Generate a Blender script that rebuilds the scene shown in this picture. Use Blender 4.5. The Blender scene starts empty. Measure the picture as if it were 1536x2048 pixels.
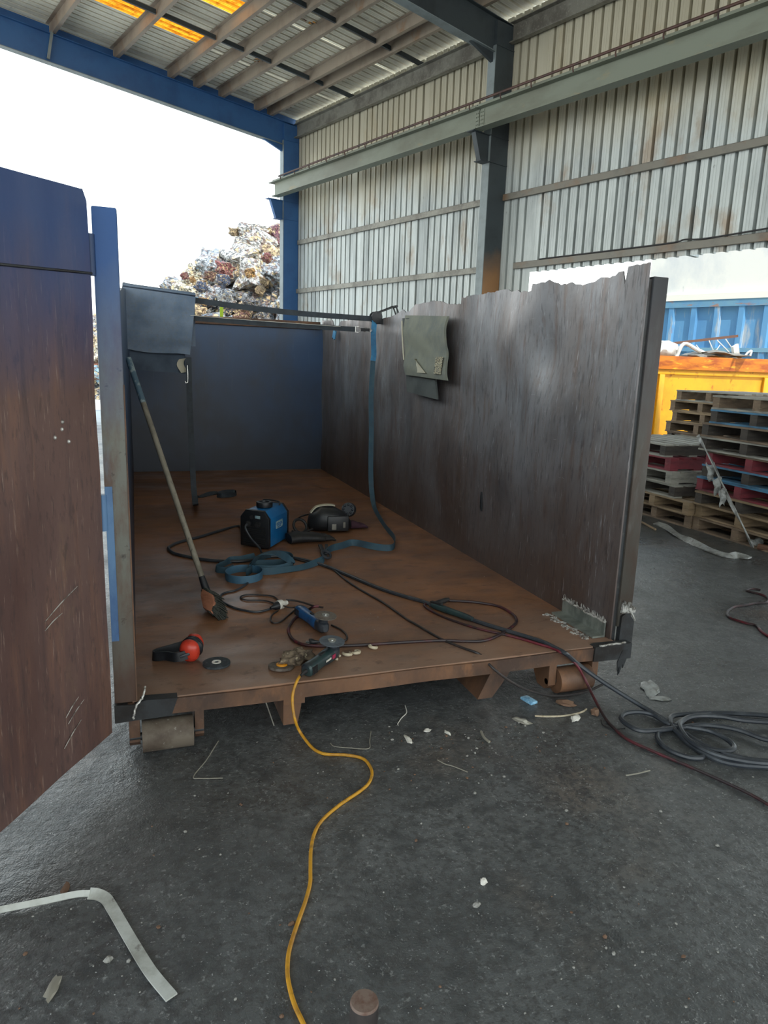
import bpy, bmesh, math, random
from mathutils import Vector, Matrix, noise

S = bpy.context.scene
COL = S.collection
random.seed(7)

# ------------------------------------------------------------------ camera
cam_d = bpy.data.cameras.new('camera')
cam = bpy.data.objects.new('camera', cam_d)
COL.objects.link(cam)
S.camera = cam
cam_d.sensor_fit = 'VERTICAL'
cam_d.sensor_height = 36.0
cam_d.lens = 24.5866
cam_d.clip_end = 500
R_, U_, F_ = Vector((0.942862, -0.331456, 0.033898)), Vector((0.036307, 0.203342, 0.978434)), Vector((0.3312, 0.921298, -0.203758))
m3 = Matrix((R_, U_, -F_)).transposed()
cam.matrix_world = Matrix.Translation((0, 0, 1.6)) @ m3.to_4x4()

# ------------------------------------------------------------------ sky, sun, exposure
S.view_settings.view_transform = 'Standard'
S.view_settings.look = 'None'
S.view_settings.gamma = 1.0
S.view_settings.use_curve_mapping = False
S.view_settings.exposure = 0.35
wld = bpy.data.worlds.new('sky')
S.world = wld
wld.use_nodes = True
wt = wld.node_tree
wt.nodes.clear()
w_out = wt.nodes.new('ShaderNodeOutputWorld')
w_bg = wt.nodes.new('ShaderNodeBackground')
w_tc = wt.nodes.new('ShaderNodeTexCoord')
w_sep = wt.nodes.new('ShaderNodeSeparateXYZ')
w_rmp = wt.nodes.new('ShaderNodeValToRGB')
w_noi = wt.nodes.new('ShaderNodeTexNoise')
w_nr = wt.nodes.new('ShaderNodeValToRGB')
w_mix = wt.nodes.new('ShaderNodeMix')
w_mix.data_type = 'RGBA'
e = w_rmp.color_ramp.elements
e[0].position = 0.0
e[0].color = (0.98, 1.0, 0.97, 1)
e[1].position = 1.0
e[1].color = (0.42, 0.64, 1.0, 1)
a = e.new(0.30)
a.color = (0.86, 0.97, 0.97, 1)
a = e.new(0.55)
a.color = (0.66, 0.84, 1.0, 1)
w_noi.inputs['Scale'].default_value = 3.0
w_noi.inputs['Detail'].default_value = 6
w_nr.color_ramp.elements[0].position = 0.52
w_nr.color_ramp.elements[1].position = 0.72
w_mix.inputs[7].default_value = (1, 1, 1, 1)
L = wt.links.new
L(w_tc.outputs['Generated'], w_sep.inputs[0])
L(w_tc.outputs['Generated'], w_noi.inputs['Vector'])
L(w_sep.outputs['Z'], w_rmp.inputs[0])
L(w_noi.outputs[0], w_nr.inputs[0])
L(w_nr.outputs[0], w_mix.inputs[0])
L(w_rmp.outputs[0], w_mix.inputs[6])
L(w_mix.outputs[2], w_bg.inputs[0])
w_bg.inputs[1].default_value = 2.3
L(w_bg.outputs[0], w_out.inputs[0])

WN, WD = Vector((0.946991, 0.321259, 0.0)), Vector((-0.321259, 0.946991, 0.0))   # building axes: out through the side wall / along it
sun_d = bpy.data.lights.new('sun', 'SUN')
sun = bpy.data.objects.new('sun', sun_d)
COL.objects.link(sun)
sun_d.energy = 4.5
sun_d.angle = 0.01
sun_d.color = (1.0, 0.95, 0.86)
sdir = (WD * -0.55 + WN * -0.15 + Vector((0, 0, 0.82))).normalized()   # towards the sun
sun.rotation_euler = (-sdir).to_track_quat('-Z', 'Y').to_euler()


def bu(u, w, z):
    p = WN * u + WD * w
    return Vector((p.x, p.y, z))


# ------------------------------------------------------------------ materials
def rgb(*c):
    if len(c) == 1:
        c = c[0]
    return tuple(((x / 255) / 12.92 if x <= 10 else (((x / 255) + 0.055) / 1.055) ** 2.4) for x in c) + (1,)


def mat(name, base, rough=0.6, metal=0.0, layers=(), bump=None, rvar=None, spec=0.5, trans=None, coat=0.0):
    """layers: (kind, colour, scale(vec), lo, hi[, amount]); kind 'n' noise, 'v' voronoi cells, 'z' height ramp with noise"""
    m = bpy.data.materials.new(name)
    m.use_nodes = True
    t = m.node_tree
    b = t.nodes['Principled BSDF']
    ln = t.links.new
    b.inputs['Roughness'].default_value = rough
    b.inputs['Metallic'].default_value = metal
    b.inputs['Specular IOR Level'].default_value = spec
    b.inputs['Coat Weight'].default_value = coat
    tc = t.nodes.new('ShaderNodeTexCoord')
    geo = t.nodes.new('ShaderNodeNewGeometry')

    def vec(scale):
        mp = t.nodes.new('ShaderNodeMapping')
        if not isinstance(scale, (tuple, list)):
            scale = (scale,) * 3
        mp.inputs['Scale'].default_value = scale
        ln(tc.outputs['Object'], mp.inputs[0])
        return mp.outputs[0]

    def ramp(src, lo, hi, v0=0.0, v1=1.0):
        r = t.nodes.new('ShaderNodeMapRange')
        r.inputs[1].default_value = lo
        r.inputs[2].default_value = hi
        r.inputs[3].default_value = v0
        r.inputs[4].default_value = v1
        ln(src, r.inputs[0])
        return r.outputs[0]

    cur = None
    for i, ly in enumerate(layers):
        kind, colr, sc, lo, hi = ly[:5]
        amt = ly[5] if len(ly) > 5 else 1.0
        if kind == 'v':
            n = t.nodes.new('ShaderNodeTexVoronoi')
            n.inputs['Scale'].default_value = 1.0
            ln(vec(sc), n.inputs['Vector'])
            sp = t.nodes.new('ShaderNodeSeparateColor')
            ln(n.outputs['Color'], sp.inputs[0])
            fac = ramp(sp.outputs[i % 3], lo, hi, 0, amt)
        elif kind in 'xyz':
            sp = t.nodes.new('ShaderNodeSeparateXYZ')
            ln(geo.outputs['Position'], sp.inputs[0])
            n = t.nodes.new('ShaderNodeTexNoise')
            n.inputs['Scale'].default_value = 1.0
            n.inputs['Detail'].default_value = 5
            ln(vec(sc), n.inputs['Vector'])
            ma = t.nodes.new('ShaderNodeMath')
            ma.operation = 'MULTIPLY_ADD'
            ln(n.outputs[0], ma.inputs[0])
            ma.inputs[1].default_value = abs(hi - lo) * 1.2
            ln(sp.outputs['xyz'.index(kind)], ma.inputs[2])
            off = abs(hi - lo) * 0.6
            fac = ramp(ma.outputs[0], lo + off, hi + off, 0, amt)
        else:
            n = t.nodes.new('ShaderNodeTexNoise')
            n.inputs['Scale'].default_value = 1.0
            n.inputs['Detail'].default_value = 8
            n.inputs['Roughness'].default_value = 0.62
            mp = vec(sc)
            mp.node.inputs['Location'].default_value = (i * 3.7, i * 1.3, i * 5.1)
            ln(mp, n.inputs['Vector'])
            fac = ramp(n.outputs[0], lo, hi, 0, amt)
        mx = t.nodes.new('ShaderNodeMix')
        mx.data_type = 'RGBA'
        if cur is None:
            mx.inputs[6].default_value = base
        else:
            ln(cur, mx.inputs[6])
        mx.inputs[7].default_value = colr
        ln(fac, mx.inputs[0])
        cur = mx.outputs[2]
    if cur is None:
        b.inputs['Base Color'].default_value = base
    else:
        ln(cur, b.inputs['Base Color'])
    if rvar:
        sc, r0, r1 = rvar
        n = t.nodes.new('ShaderNodeTexNoise')
        n.inputs['Scale'].default_value = 1.0
        n.inputs['Detail'].default_value = 6
        ln(vec(sc), n.inputs['Vector'])
        ln(ramp(n.outputs[0], 0.35, 0.65, r0, r1), b.inputs['Roughness'])
    if bump:
        prev = None
        for (sc, st, ds) in (bump if isinstance(bump, list) else [bump]):
            n = t.nodes.new('ShaderNodeTexNoise')
            n.inputs['Scale'].default_value = 1.0
            n.inputs['Detail'].default_value = 7
            ln(vec(sc), n.inputs['Vector'])
            bp = t.nodes.new('ShaderNodeBump')
            bp.inputs['Strength'].default_value = st
            bp.inputs['Distance'].default_value = ds
            ln(n.outputs[0], bp.inputs['Height'])
            if prev:
                ln(prev, bp.inputs['Normal'])
            prev = bp.outputs[0]
        ln(prev, b.inputs['Normal'])
    if trans:
        tr = t.nodes.new('ShaderNodeBsdfTranslucent')
        tr.inputs[0].default_value = trans
        if cur is not None:
            ln(cur, tr.inputs[0])
        ms = t.nodes.new('ShaderNodeMixShader')
        ms.inputs[0].default_value = 0.75
        o = t.nodes['Material Output']
        ln(b.outputs[0], ms.inputs[1])
        ln(tr.outputs[0], ms.inputs[2])
        ln(ms.outputs[0], o.inputs[0])
    return m


M = {}
M['asphalt'] = mat('asphalt', rgb(86, 88, 88), 0.5, layers=[
    ('n', rgb(70, 72, 73), 0.7, 0.42, 0.62, 0.8), ('n', rgb(112, 114, 114), 1.6, 0.5, 0.75, 0.5),
    ('n', rgb(108, 90, 74), 0.9, 0.60, 0.72, 0.5), ('n', rgb(48, 50, 52), (13, 13, 13), 0.5, 0.64, 0.7),
    ('n', rgb(64, 64, 64), (50, 50, 50), 0.48, 0.58, 0.8), ('n', rgb(150, 152, 150), 70, 0.60, 0.66, 0.55),
    ('n', rgb(200, 202, 200), 130, 0.66, 0.70, 0.9)],
    bump=[(1.6, 0.3, 0.02), (9, 0.55, 0.014), (40, 0.6, 0.006), (150, 0.7, 0.003)], rvar=(1.6, 0.20, 0.50), spec=0.75)
M['yard'] = mat('pale_bounce_yard', rgb(186, 184, 174), 0.8, layers=[('n', rgb(150, 148, 140), 0.4, 0.45, 0.65), ('n', rgb(120, 116, 108), 3, 0.6, 0.72, 0.5)])  # paler than the asphalt, added to throw sunlight onto the roof
M['bed'] = mat('rusty_floor_plate', rgb(136, 94, 66), 0.55, 0.0, layers=[
    ('n', rgb(98, 70, 54), (1.0, 1.8, 1), 0.42, 0.62, 0.85), ('n', rgb(164, 110, 70), (1.8, 3.4, 2), 0.52, 0.72, 0.6),
    ('n', rgb(78, 60, 54), (2.5, 5, 4), 0.54, 0.70, 0.6), ('y', rgb(140, 120, 106), (3, 4, 3), 3.5, 2.7, 0.6),
    ('n', rgb(74, 50, 40), (12, 16, 10), 0.56, 0.68, 0.55), ('n', rgb(190, 168, 150), (30, 60, 30), 0.66, 0.76, 0.5)],
    bump=[(30, 0.25, 0.004), (3, 0.2, 0.02)], rvar=((2, 4, 2), 0.3, 0.6))
M['rust'] = mat('rusty_steel', rgb(110, 78, 56), 0.6, layers=[
    ('n', rgb(68, 50, 40), (3, 3, 2), 0.4, 0.62), ('n', rgb(128, 88, 58), (9, 9, 5), 0.55, 0.7, 0.7),
    ('n', rgb(110, 92, 78), 40, 0.6, 0.72, 0.4)], bump=(40, 0.35, 0.003))
M['wall_steel'] = mat('worn_side_steel', rgb(118, 118, 121), 0.5, 0.25, layers=[
    ('n', rgb(92, 78, 70), (2.4, 1.6, 0.7), 0.42, 0.62, 0.8), ('n', rgb(146, 149, 156), (9, 8, 1.2), 0.52, 0.74, 0.5),
    ('n', rgb(96, 74, 62), (26, 22, 2.5), 0.52, 0.68, 0.6), ('z', rgb(78, 60, 51), (2, 2, 2), 1.5, 0.35, 0.85),
    ('n', rgb(62, 62, 66), (1.5, 1.3, 1.0), 0.55, 0.7, 0.55), ('n', rgb(52, 50, 52), (60, 55, 9), 0.54, 0.64, 0.5),
    ('n', rgb(178, 180, 184), (80, 70, 6), 0.62, 0.70, 0.45), ('n', rgb(196, 196, 196), (6, 5, 130), 0.68, 0.74, 0.55)],
    bump=[((18, 15, 2.0), 0.07, 0.006), ((70, 60, 20), 0.12, 0.003), (1.8, 0.25, 0.05)], rvar=((4, 3, 1.2), 0.32, 0.56))
M['back_steel'] = mat('flare_navy_steel', rgb(38, 66, 100), 0.42, layers=[  # navy mostly stands in for lens flare haze; darker towards the bottom
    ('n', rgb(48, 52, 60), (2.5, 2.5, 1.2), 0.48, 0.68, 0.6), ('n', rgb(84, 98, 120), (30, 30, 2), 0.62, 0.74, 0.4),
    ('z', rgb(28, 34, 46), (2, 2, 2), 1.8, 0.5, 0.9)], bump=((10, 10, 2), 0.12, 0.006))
M['door'] = mat('rusty_door_plate', rgb(104, 80, 74), 0.55, 0.1, layers=[
    ('n', rgb(84, 60, 56), (2.5, 2.5, 0.9), 0.42, 0.62, 0.85), ('n', rgb(128, 92, 74), (14, 14, 1.6), 0.52, 0.70, 0.6),
    ('n', rgb(134, 110, 84), (2.2, 2.2, 1.1), 0.64, 0.76, 0.5), ('n', rgb(66, 54, 54), (30, 30, 2.4), 0.54, 0.68, 0.6),
    ('n', rgb(176, 154, 140), (100, 100, 8), 0.60, 0.70, 0.5), ('n', rgb(58, 48, 48), (50, 50, 14), 0.56, 0.66, 0.5), ('z', rgb(46, 74, 122), (3, 3, 1.2), 1.5, 2.1, 0.9)],  # blue towards the top is flare haze put into the colour
    bump=[((26, 26, 4), 0.14, 0.005), (60, 0.2, 0.002)], rvar=((6, 6, 1), 0.4, 0.65))
M['post_paint_haze'] = mat('worn_post_flare_blue', rgb(104, 104, 96), 0.55, layers=[
    ('n', rgb(88, 62, 48), (9, 9, 3), 0.46, 0.62, 0.8), ('n', rgb(110, 130, 150), (7, 7, 2), 0.5, 0.66, 0.6),
    ('n', rgb(46, 38, 34), (20, 20, 26), 0.62, 0.7, 0.8),
    ('z', rgb(36, 80, 138), (5, 5, 2), 1.35, 1.95, 0.95), ('z', rgb(72, 48, 38), (6, 6, 3), 0.7, 0.35, 0.8)],  # blue top: lens flare haze painted over the worn post
    bump=(40, 0.25, 0.003))
M['blue_strip'] = mat('blue_paint', rgb(86, 120, 156), 0.5, layers=[
    ('n', rgb(54, 84, 126), (6, 6, 2), 0.45, 0.65), ('n', rgb(70, 56, 50), (24, 24, 18), 0.62, 0.7)])
M['post_steel'] = mat('dark_post_steel', rgb(70, 66, 60), 0.5, 0.2, layers=[
    ('n', rgb(66, 46, 36), (5, 5, 2), 0.42, 0.62, 0.85), ('n', rgb(96, 98, 94), (12, 12, 3), 0.54, 0.7, 0.6),
    ('z', rgb(48, 52, 58), (4, 4, 1), 1.3, 2.0, 0.8)], bump=(40, 0.2, 0.003))
M['dark_steel'] = mat('dark_steel', rgb(52, 54, 56), 0.5, 0.3, layers=[
    ('n', rgb(36, 32, 30), 6, 0.45, 0.62), ('n', rgb(86, 84, 80), 22, 0.6, 0.72, 0.5)], bump=(50, 0.3, 0.003))
M['new_steel'] = mat('mill_steel', rgb(136, 140, 132), 0.42, 0.4, layers=[
    ('n', rgb(104, 108, 102), (6, 12, 6), 0.45, 0.62), ('n', rgb(150, 150, 146), 28, 0.62, 0.74, 0.5)])
M['bright_steel'] = mat('ground_steel', rgb(196, 194, 188), 0.35, 0.4, layers=[
    ('n', rgb(110, 104, 98), 40, 0.48, 0.6)], bump=(60, 0.6, 0.004))
M['roller'] = mat('dusty_roller', rgb(102, 92, 80), 0.75, layers=[
    ('n', rgb(74, 62, 52), 8, 0.42, 0.62), ('n', rgb(160, 156, 148), 45, 0.62, 0.7, 0.7)], bump=(40, 0.4, 0.003))
M['clad'] = mat('zinc_cladding', rgb(188, 194, 192), 0.45, 0.15, layers=[
    ('n', rgb(140, 146, 146), (2.2, 2.2, 0.5), 0.45, 0.65, 0.8), ('n', rgb(206, 212, 210), (26, 26, 0.4), 0.5, 0.7, 0.6),
    ('n', rgb(150, 126, 98), (1.5, 1.5, 0.9), 0.56, 0.70, 0.7), ('n', rgb(70, 70, 66), (16, 16, 5), 0.66, 0.74, 0.6),
    ('z', rgb(186, 176, 148), (1.5, 1.5, 0.8), 4.9, 5.7, 0.75)],
    bump=((40, 40, 0.3), 0.15, 0.006), rvar=((3, 3, 0.5), 0.36, 0.6))
M['roof'] = mat('cream_roof_sheet', rgb(232, 226, 208), 0.5, 0.05, layers=[
    ('n', rgb(204, 196, 178), (0.8, 0.8, 0.8), 0.45, 0.66, 0.8), ('n', rgb(132, 128, 118), (5, 5, 2), 0.6, 0.74, 0.5)])
M['fibreglass'] = mat('amber_fibreglass', rgb(238, 168, 40), 0.5, layers=[
    ('n', rgb(196, 112, 20), (9, 9, 9), 0.45, 0.65), ('n', rgb(150, 92, 30), 30, 0.6, 0.7, 0.7)], trans=rgb(250, 180, 50))
M['purlin'] = mat('galvanised_purlin', rgb(164, 150, 134), 0.5, 0.15, layers=[
    ('n', rgb(136, 120, 106), (1.2, 1.2, 1.2), 0.45, 0.65), ('n', rgb(150, 104, 64), (1.6, 1.6, 1.6), 0.62, 0.72, 0.6)])
M['galv'] = mat('galvanised_steel', rgb(136, 134, 124), 0.5, 0.2, layers=[
    ('n', rgb(106, 102, 94), (3, 3, 3), 0.42, 0.62), ('n', rgb(164, 160, 148), 24, 0.55, 0.7, 0.6)])
M['girt'] = mat('weathered_girt', rgb(122, 118, 108), 0.55, 0.1, layers=[
    ('n', rgb(128, 94, 66), (1.3, 1.3, 1.3), 0.5, 0.66, 0.8), ('n', rgb(92, 90, 86), (5, 5, 5), 0.5, 0.7, 0.6)])
M['frame_blue'] = mat('blue_haze_frame', rgb(52, 98, 150), 0.5, layers=[('n', rgb(44, 84, 132), 1.5, 0.45, 0.65)])  # flare haze on the backlit end frame, put into its blue
M['frame_grey'] = mat('slate_frame_paint', rgb(58, 66, 70), 0.5, layers=[
    ('n', rgb(44, 50, 55), 1.5, 0.45, 0.65), ('z', rgb(150, 108, 66), (2, 2, 2), 3.7, 3.1, 0.9)])
M['flange_grey'] = mat('lit_flange_pale_grey', rgb(128, 138, 140), 0.5, layers=[('n', rgb(110, 118, 118), 3, 0.45, 0.65)])  # light from the open end put into this paler grey
M['girder'] = mat('grey_green_girder', rgb(122, 128, 114), 0.5, layers=[('n', rgb(106, 108, 94), (0.7, 0.7, 2), 0.45, 0.65), ('n', rgb(150, 134, 96), (2, 2, 6), 0.62, 0.72, 0.5)])
M['conduit'] = mat('rusty_conduit', rgb(84, 58, 50), 0.6, layers=[('n', rgb(58, 46, 44), 4, 0.45, 0.65)])
M['black'] = mat('black_plastic', rgb(24, 26, 30), 0.45, layers=[('n', rgb(40, 42, 46), 20, 0.5, 0.7, 0.6)])
M['rubber'] = mat('black_rubber', rgb(26, 26, 28), 0.6, layers=[('n', rgb(52, 50, 48), 12, 0.5, 0.7, 0.7)])
M['lead'] = mat('grey_black_lead', rgb(44, 48, 54), 0.42, layers=[('n', rgb(72, 76, 80), 9, 0.5, 0.7, 0.7)])
M['thin_cord'] = mat('dark_cord', rgb(38, 34, 34), 0.5, layers=[('n', rgb(60, 50, 46), 12, 0.5, 0.7)])
M['red_lead'] = mat('red_and_black_lead', rgb(40, 28, 30), 0.5, layers=[('n', rgb(96, 24, 36), 3.5, 0.52, 0.62), ('n', rgb(70, 34, 34), 14, 0.5, 0.65, 0.5)])
M['yellow_cord'] = mat('dirty_yellow_cord', rgb(196, 142, 34), 0.5, layers=[('n', rgb(150, 104, 36), 8, 0.5, 0.64, 0.8), ('n', rgb(112, 82, 46), 30, 0.56, 0.7, 0.6)])
M['webbing'] = mat('blue_grey_webbing', rgb(46, 76, 92), 0.7, layers=[('n', rgb(58, 84, 96), 14, 0.45, 0.65), ('n', rgb(44, 62, 74), 5, 0.5, 0.7)], bump=((300, 300, 300), 0.3, 0.001))
M['webbing_mid'] = mat('mid_blue_webbing', rgb(60, 96, 118), 0.6, layers=[('n', rgb(48, 84, 110), 8, 0.45, 0.65)])
M['webbing_blue'] = mat('blue_webbing', rgb(40, 116, 160), 0.65, layers=[('n', rgb(60, 130, 168), 14, 0.45, 0.65), ('n', rgb(36, 84, 120), 5, 0.5, 0.7)])
M['webbing_dark'] = mat('dark_webbing', rgb(46, 54, 62), 0.7, layers=[('n', rgb(34, 40, 46), 12, 0.45, 0.65)])
M['blanket'] = mat('olive_grey_blanket', rgb(118, 120, 108), 0.9, layers=[('n', rgb(98, 102, 98), 4, 0.42, 0.62), ('n', rgb(120, 118, 100), 40, 0.5, 0.7, 0.5)], bump=(160, 0.25, 0.002))
M['blanket2'] = mat('grey_blanket', rgb(112, 126, 144), 0.9, layers=[('n', rgb(92, 108, 128), 4, 0.42, 0.62), ('n', rgb(112, 112, 106), 40, 0.5, 0.7, 0.4)], bump=(160, 0.25, 0.002))
M['blanket_dark'] = mat('dark_olive_blanket', rgb(74, 78, 76), 0.9, layers=[('n', rgb(58, 62, 62), 4, 0.42, 0.62)], bump=(160, 0.25, 0.002))
M['blanket_shade'] = mat('shaded_grey_blanket', rgb(74, 86, 100), 0.9, layers=[('n', rgb(58, 68, 82), 4, 0.42, 0.62)], bump=(160, 0.25, 0.002))  # grey blanket darkened; fold shade put into the colour
M['tape'] = mat('frayed_patch', rgb(150, 140, 112), 0.9, layers=[('n', rgb(70, 70, 66), 90, 0.46, 0.54), ('n', rgb(230, 224, 200), 120, 0.55, 0.62)])
M['cream'] = mat('cream_cloth', rgb(186, 180, 160), 0.9)
M['welder_blue'] = mat('welder_blue', rgb(22, 92, 146), 0.35, layers=[('n', rgb(30, 110, 164), 6, 0.45, 0.65)])
M['tool_blue'] = mat('tool_blue', rgb(36, 82, 130), 0.35, layers=[('n', rgb(20, 44, 72), 16, 0.45, 0.65)])
M['tool_green'] = mat('tool_dark_green', rgb(40, 58, 58), 0.35, layers=[('n', rgb(34, 42, 48), 14, 0.45, 0.65)])
M['disc_grey'] = mat('abrasive_disc', rgb(84, 92, 100), 0.7, layers=[('n', rgb(66, 72, 78), 60, 0.45, 0.65)])
M['disc_dark'] = mat('dark_abrasive', rgb(44, 50, 54), 0.75, layers=[('n', rgb(70, 76, 80), 60, 0.5, 0.7)])
M['disc_brown'] = mat('brown_abrasive', rgb(104, 96, 88), 0.75, layers=[('n', rgb(76, 66, 58), 50, 0.45, 0.65)])
M['chrome'] = mat('bright_metal', rgb(190, 190, 186), 0.25, 0.8)
M['white'] = mat('white_plastic', rgb(214, 210, 200), 0.5, layers=[('n', rgb(176, 170, 156), 30, 0.5, 0.7, 0.6)])
M['label_pale'] = mat('pale_label', rgb(150, 174, 178), 0.5, layers=[('n', rgb(96, 128, 140), 60, 0.46, 0.54, 0.8)])
M['red'] = mat('red_plastic', rgb(186, 56, 38), 0.35, layers=[('n', rgb(150, 34, 26), 30, 0.54, 0.66, 0.7)])
M['magenta'] = mat('red_logo_patch', rgb(150, 40, 70), 0.5)
M['wood_handle'] = mat('weathered_broom_wood', rgb(128, 122, 108), 0.65, layers=[('n', rgb(96, 90, 78), (20, 20, 3), 0.45, 0.65), ('n', rgb(70, 66, 60), (40, 40, 6), 0.58, 0.7)])
M['broom_tape'] = mat('blue_grip_tape', rgb(66, 88, 102), 0.6, layers=[('n', rgb(130, 142, 142), 22, 0.54, 0.64)])
M['broom_wood'] = mat('pink_broom_wood', rgb(166, 110, 84), 0.65, layers=[('n', rgb(136, 84, 62), (12, 12, 40), 0.45, 0.65)])
M['bristle'] = mat('dark_bristles', rgb(40, 42, 38), 0.8, layers=[('n', rgb(66, 66, 56), (90, 90, 20), 0.5, 0.65)])
M['rag'] = mat('grimy_rag', rgb(112, 98, 80), 0.9, layers=[('n', rgb(70, 58, 48), 22, 0.42, 0.6), ('n', rgb(170, 158, 132), 30, 0.58, 0.7)])
M['amber'] = mat('amber_resin', rgb(226, 150, 30), 0.4)
M['foam'] = mat('pale_offcut', rgb(186, 174, 150), 0.6, layers=[('n', rgb(150, 130, 104), 40, 0.5, 0.7)])
M['maroon'] = mat('maroon_glove', rgb(58, 30, 44), 0.8)
M['yellow_skip'] = mat('yellow_skip_paint', rgb(222, 160, 20), 0.5, layers=[
    ('n', rgb(208, 142, 18), (2, 2, 1.4), 0.45, 0.65), ('n', rgb(150, 78, 22), (6, 6, 3.5), 0.60, 0.68, 0.8),
    ('n', rgb(96, 62, 34), (16, 16, 9), 0.64, 0.70, 0.8)])
M['skip_rim'] = mat('rusty_yellow_rim', rgb(206, 118, 24), 0.55, layers=[
    ('n', rgb(160, 78, 24), (3, 3, 12), 0.42, 0.6), ('n', rgb(236, 170, 40), (5, 5, 20), 0.58, 0.7)])
M['blue_cont'] = mat('faded_blue_paint', rgb(92, 148, 190), 0.5, layers=[
    ('n', rgb(74, 128, 176), (0.8, 0.8, 0.5), 0.45, 0.65), ('n', rgb(186, 188, 182), (5, 5, 0.9), 0.57, 0.66, 0.7),
    ('n', rgb(150, 104, 80), (6, 6, 2), 0.66, 0.72, 0.8)])
M['blue_rail'] = mat('worn_blue_rail', rgb(110, 154, 176), 0.55, layers=[
    ('n', rgb(80, 136, 180), (2, 2, 2), 0.45, 0.65), ('n', rgb(164, 116, 84), (3, 3, 9), 0.6, 0.68, 0.8)])
M['white_cont'] = mat('white_van_panel', rgb(236, 234, 224), 0.5, layers=[
    ('n', rgb(204, 208, 208), (0.8, 0.8, 0.5), 0.5, 0.7), ('n', rgb(160, 164, 164), (7, 7, 2), 0.68, 0.74, 0.5)])
M['white_rail'] = mat('cream_rail', rgb(238, 236, 222), 0.5)
M['scrap_white'] = mat('scrap_white', rgb(206, 206, 200), 0.5, layers=[('n', rgb(150, 150, 146), 3, 0.5, 0.7)])
M['scrap_brown'] = mat('scrap_brown', rgb(96, 66, 52), 0.6)
M['pal_brown'] = mat('weathered_pallet_wood', rgb(116, 98, 80), 0.8, layers=[('n', rgb(92, 78, 64), (4, 4, 20), 0.45, 0.65), ('n', rgb(160, 140, 112), (9, 9, 30), 0.55, 0.7, 0.6)])
M['pal_tan'] = mat('tan_pallet_wood', rgb(142, 122, 96), 0.8, layers=[('n', rgb(108, 90, 68), (4, 4, 20), 0.45, 0.65)])
M['pal_dark'] = mat('dark_pallet_wood', rgb(66, 60, 54), 0.8, layers=[('n', rgb(46, 42, 40), (4, 4, 20), 0.45, 0.65), ('n', rgb(110, 104, 94), (8, 8, 30), 0.6, 0.7, 0.6)])
M['pal_red'] = mat('red_painted_pallet', rgb(122, 44, 54), 0.75, layers=[('n', rgb(92, 36, 44), (4, 4, 14), 0.45, 0.65), ('n', rgb(140, 104, 90), (10, 10, 30), 0.62, 0.7, 0.5)])
M['pal_blue'] = mat('blue_painted_pallet', rgb(66, 116, 148), 0.75, layers=[('n', rgb(50, 82, 104), (4, 4, 14), 0.45, 0.65), ('n', rgb(140, 140, 130), (10, 10, 30), 0.6, 0.7, 0.6)])
M['pal_grey'] = mat('grey_pallet_wood', rgb(150, 148, 138), 0.8, layers=[('n', rgb(112, 110, 104), (4, 4, 20), 0.45, 0.65)])
M['film'] = mat('dirty_plastic_film', rgb(150, 152, 150), 0.3, layers=[('n', rgb(112, 112, 108), 18, 0.45, 0.62)], bump=(30, 0.8, 0.01))
M['pale_bar'] = mat('pale_painted_bar', rgb(186, 188, 182), 0.5, layers=[('n', rgb(150, 150, 142), 9, 0.45, 0.65), ('n', rgb(96, 92, 86), 26, 0.64, 0.72, 0.7)])
M['wire'] = mat('dull_wire', rgb(150, 146, 134), 0.5, 0.3)
M['packet'] = mat('pale_blue_packet', rgb(150, 196, 222), 0.4, layers=[('n', rgb(108, 158, 192), 40, 0.5, 0.6)])
M['chip'] = mat('pale_stone_chip', rgb(150, 148, 142), 0.8, layers=[('n', rgb(104, 102, 96), 60, 0.45, 0.65)])
M['chip_rust'] = mat('rust_flake', rgb(110, 84, 66), 0.8)
M['rod'] = mat('rusty_bar_stock', rgb(64, 58, 56), 0.55, 0.2, layers=[('n', rgb(44, 40, 40), 20, 0.45, 0.65)])
M['rod_end'] = mat('rusty_cut_end', rgb(112, 94, 84), 0.7, layers=[('n', rgb(92, 66, 54), 50, 0.45, 0.65)])
M['lime'] = mat('lime_marker', rgb(160, 190, 20), 0.5)
M['navy'] = mat('navy_panel', rgb(34, 58, 96), 0.5)

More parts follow.
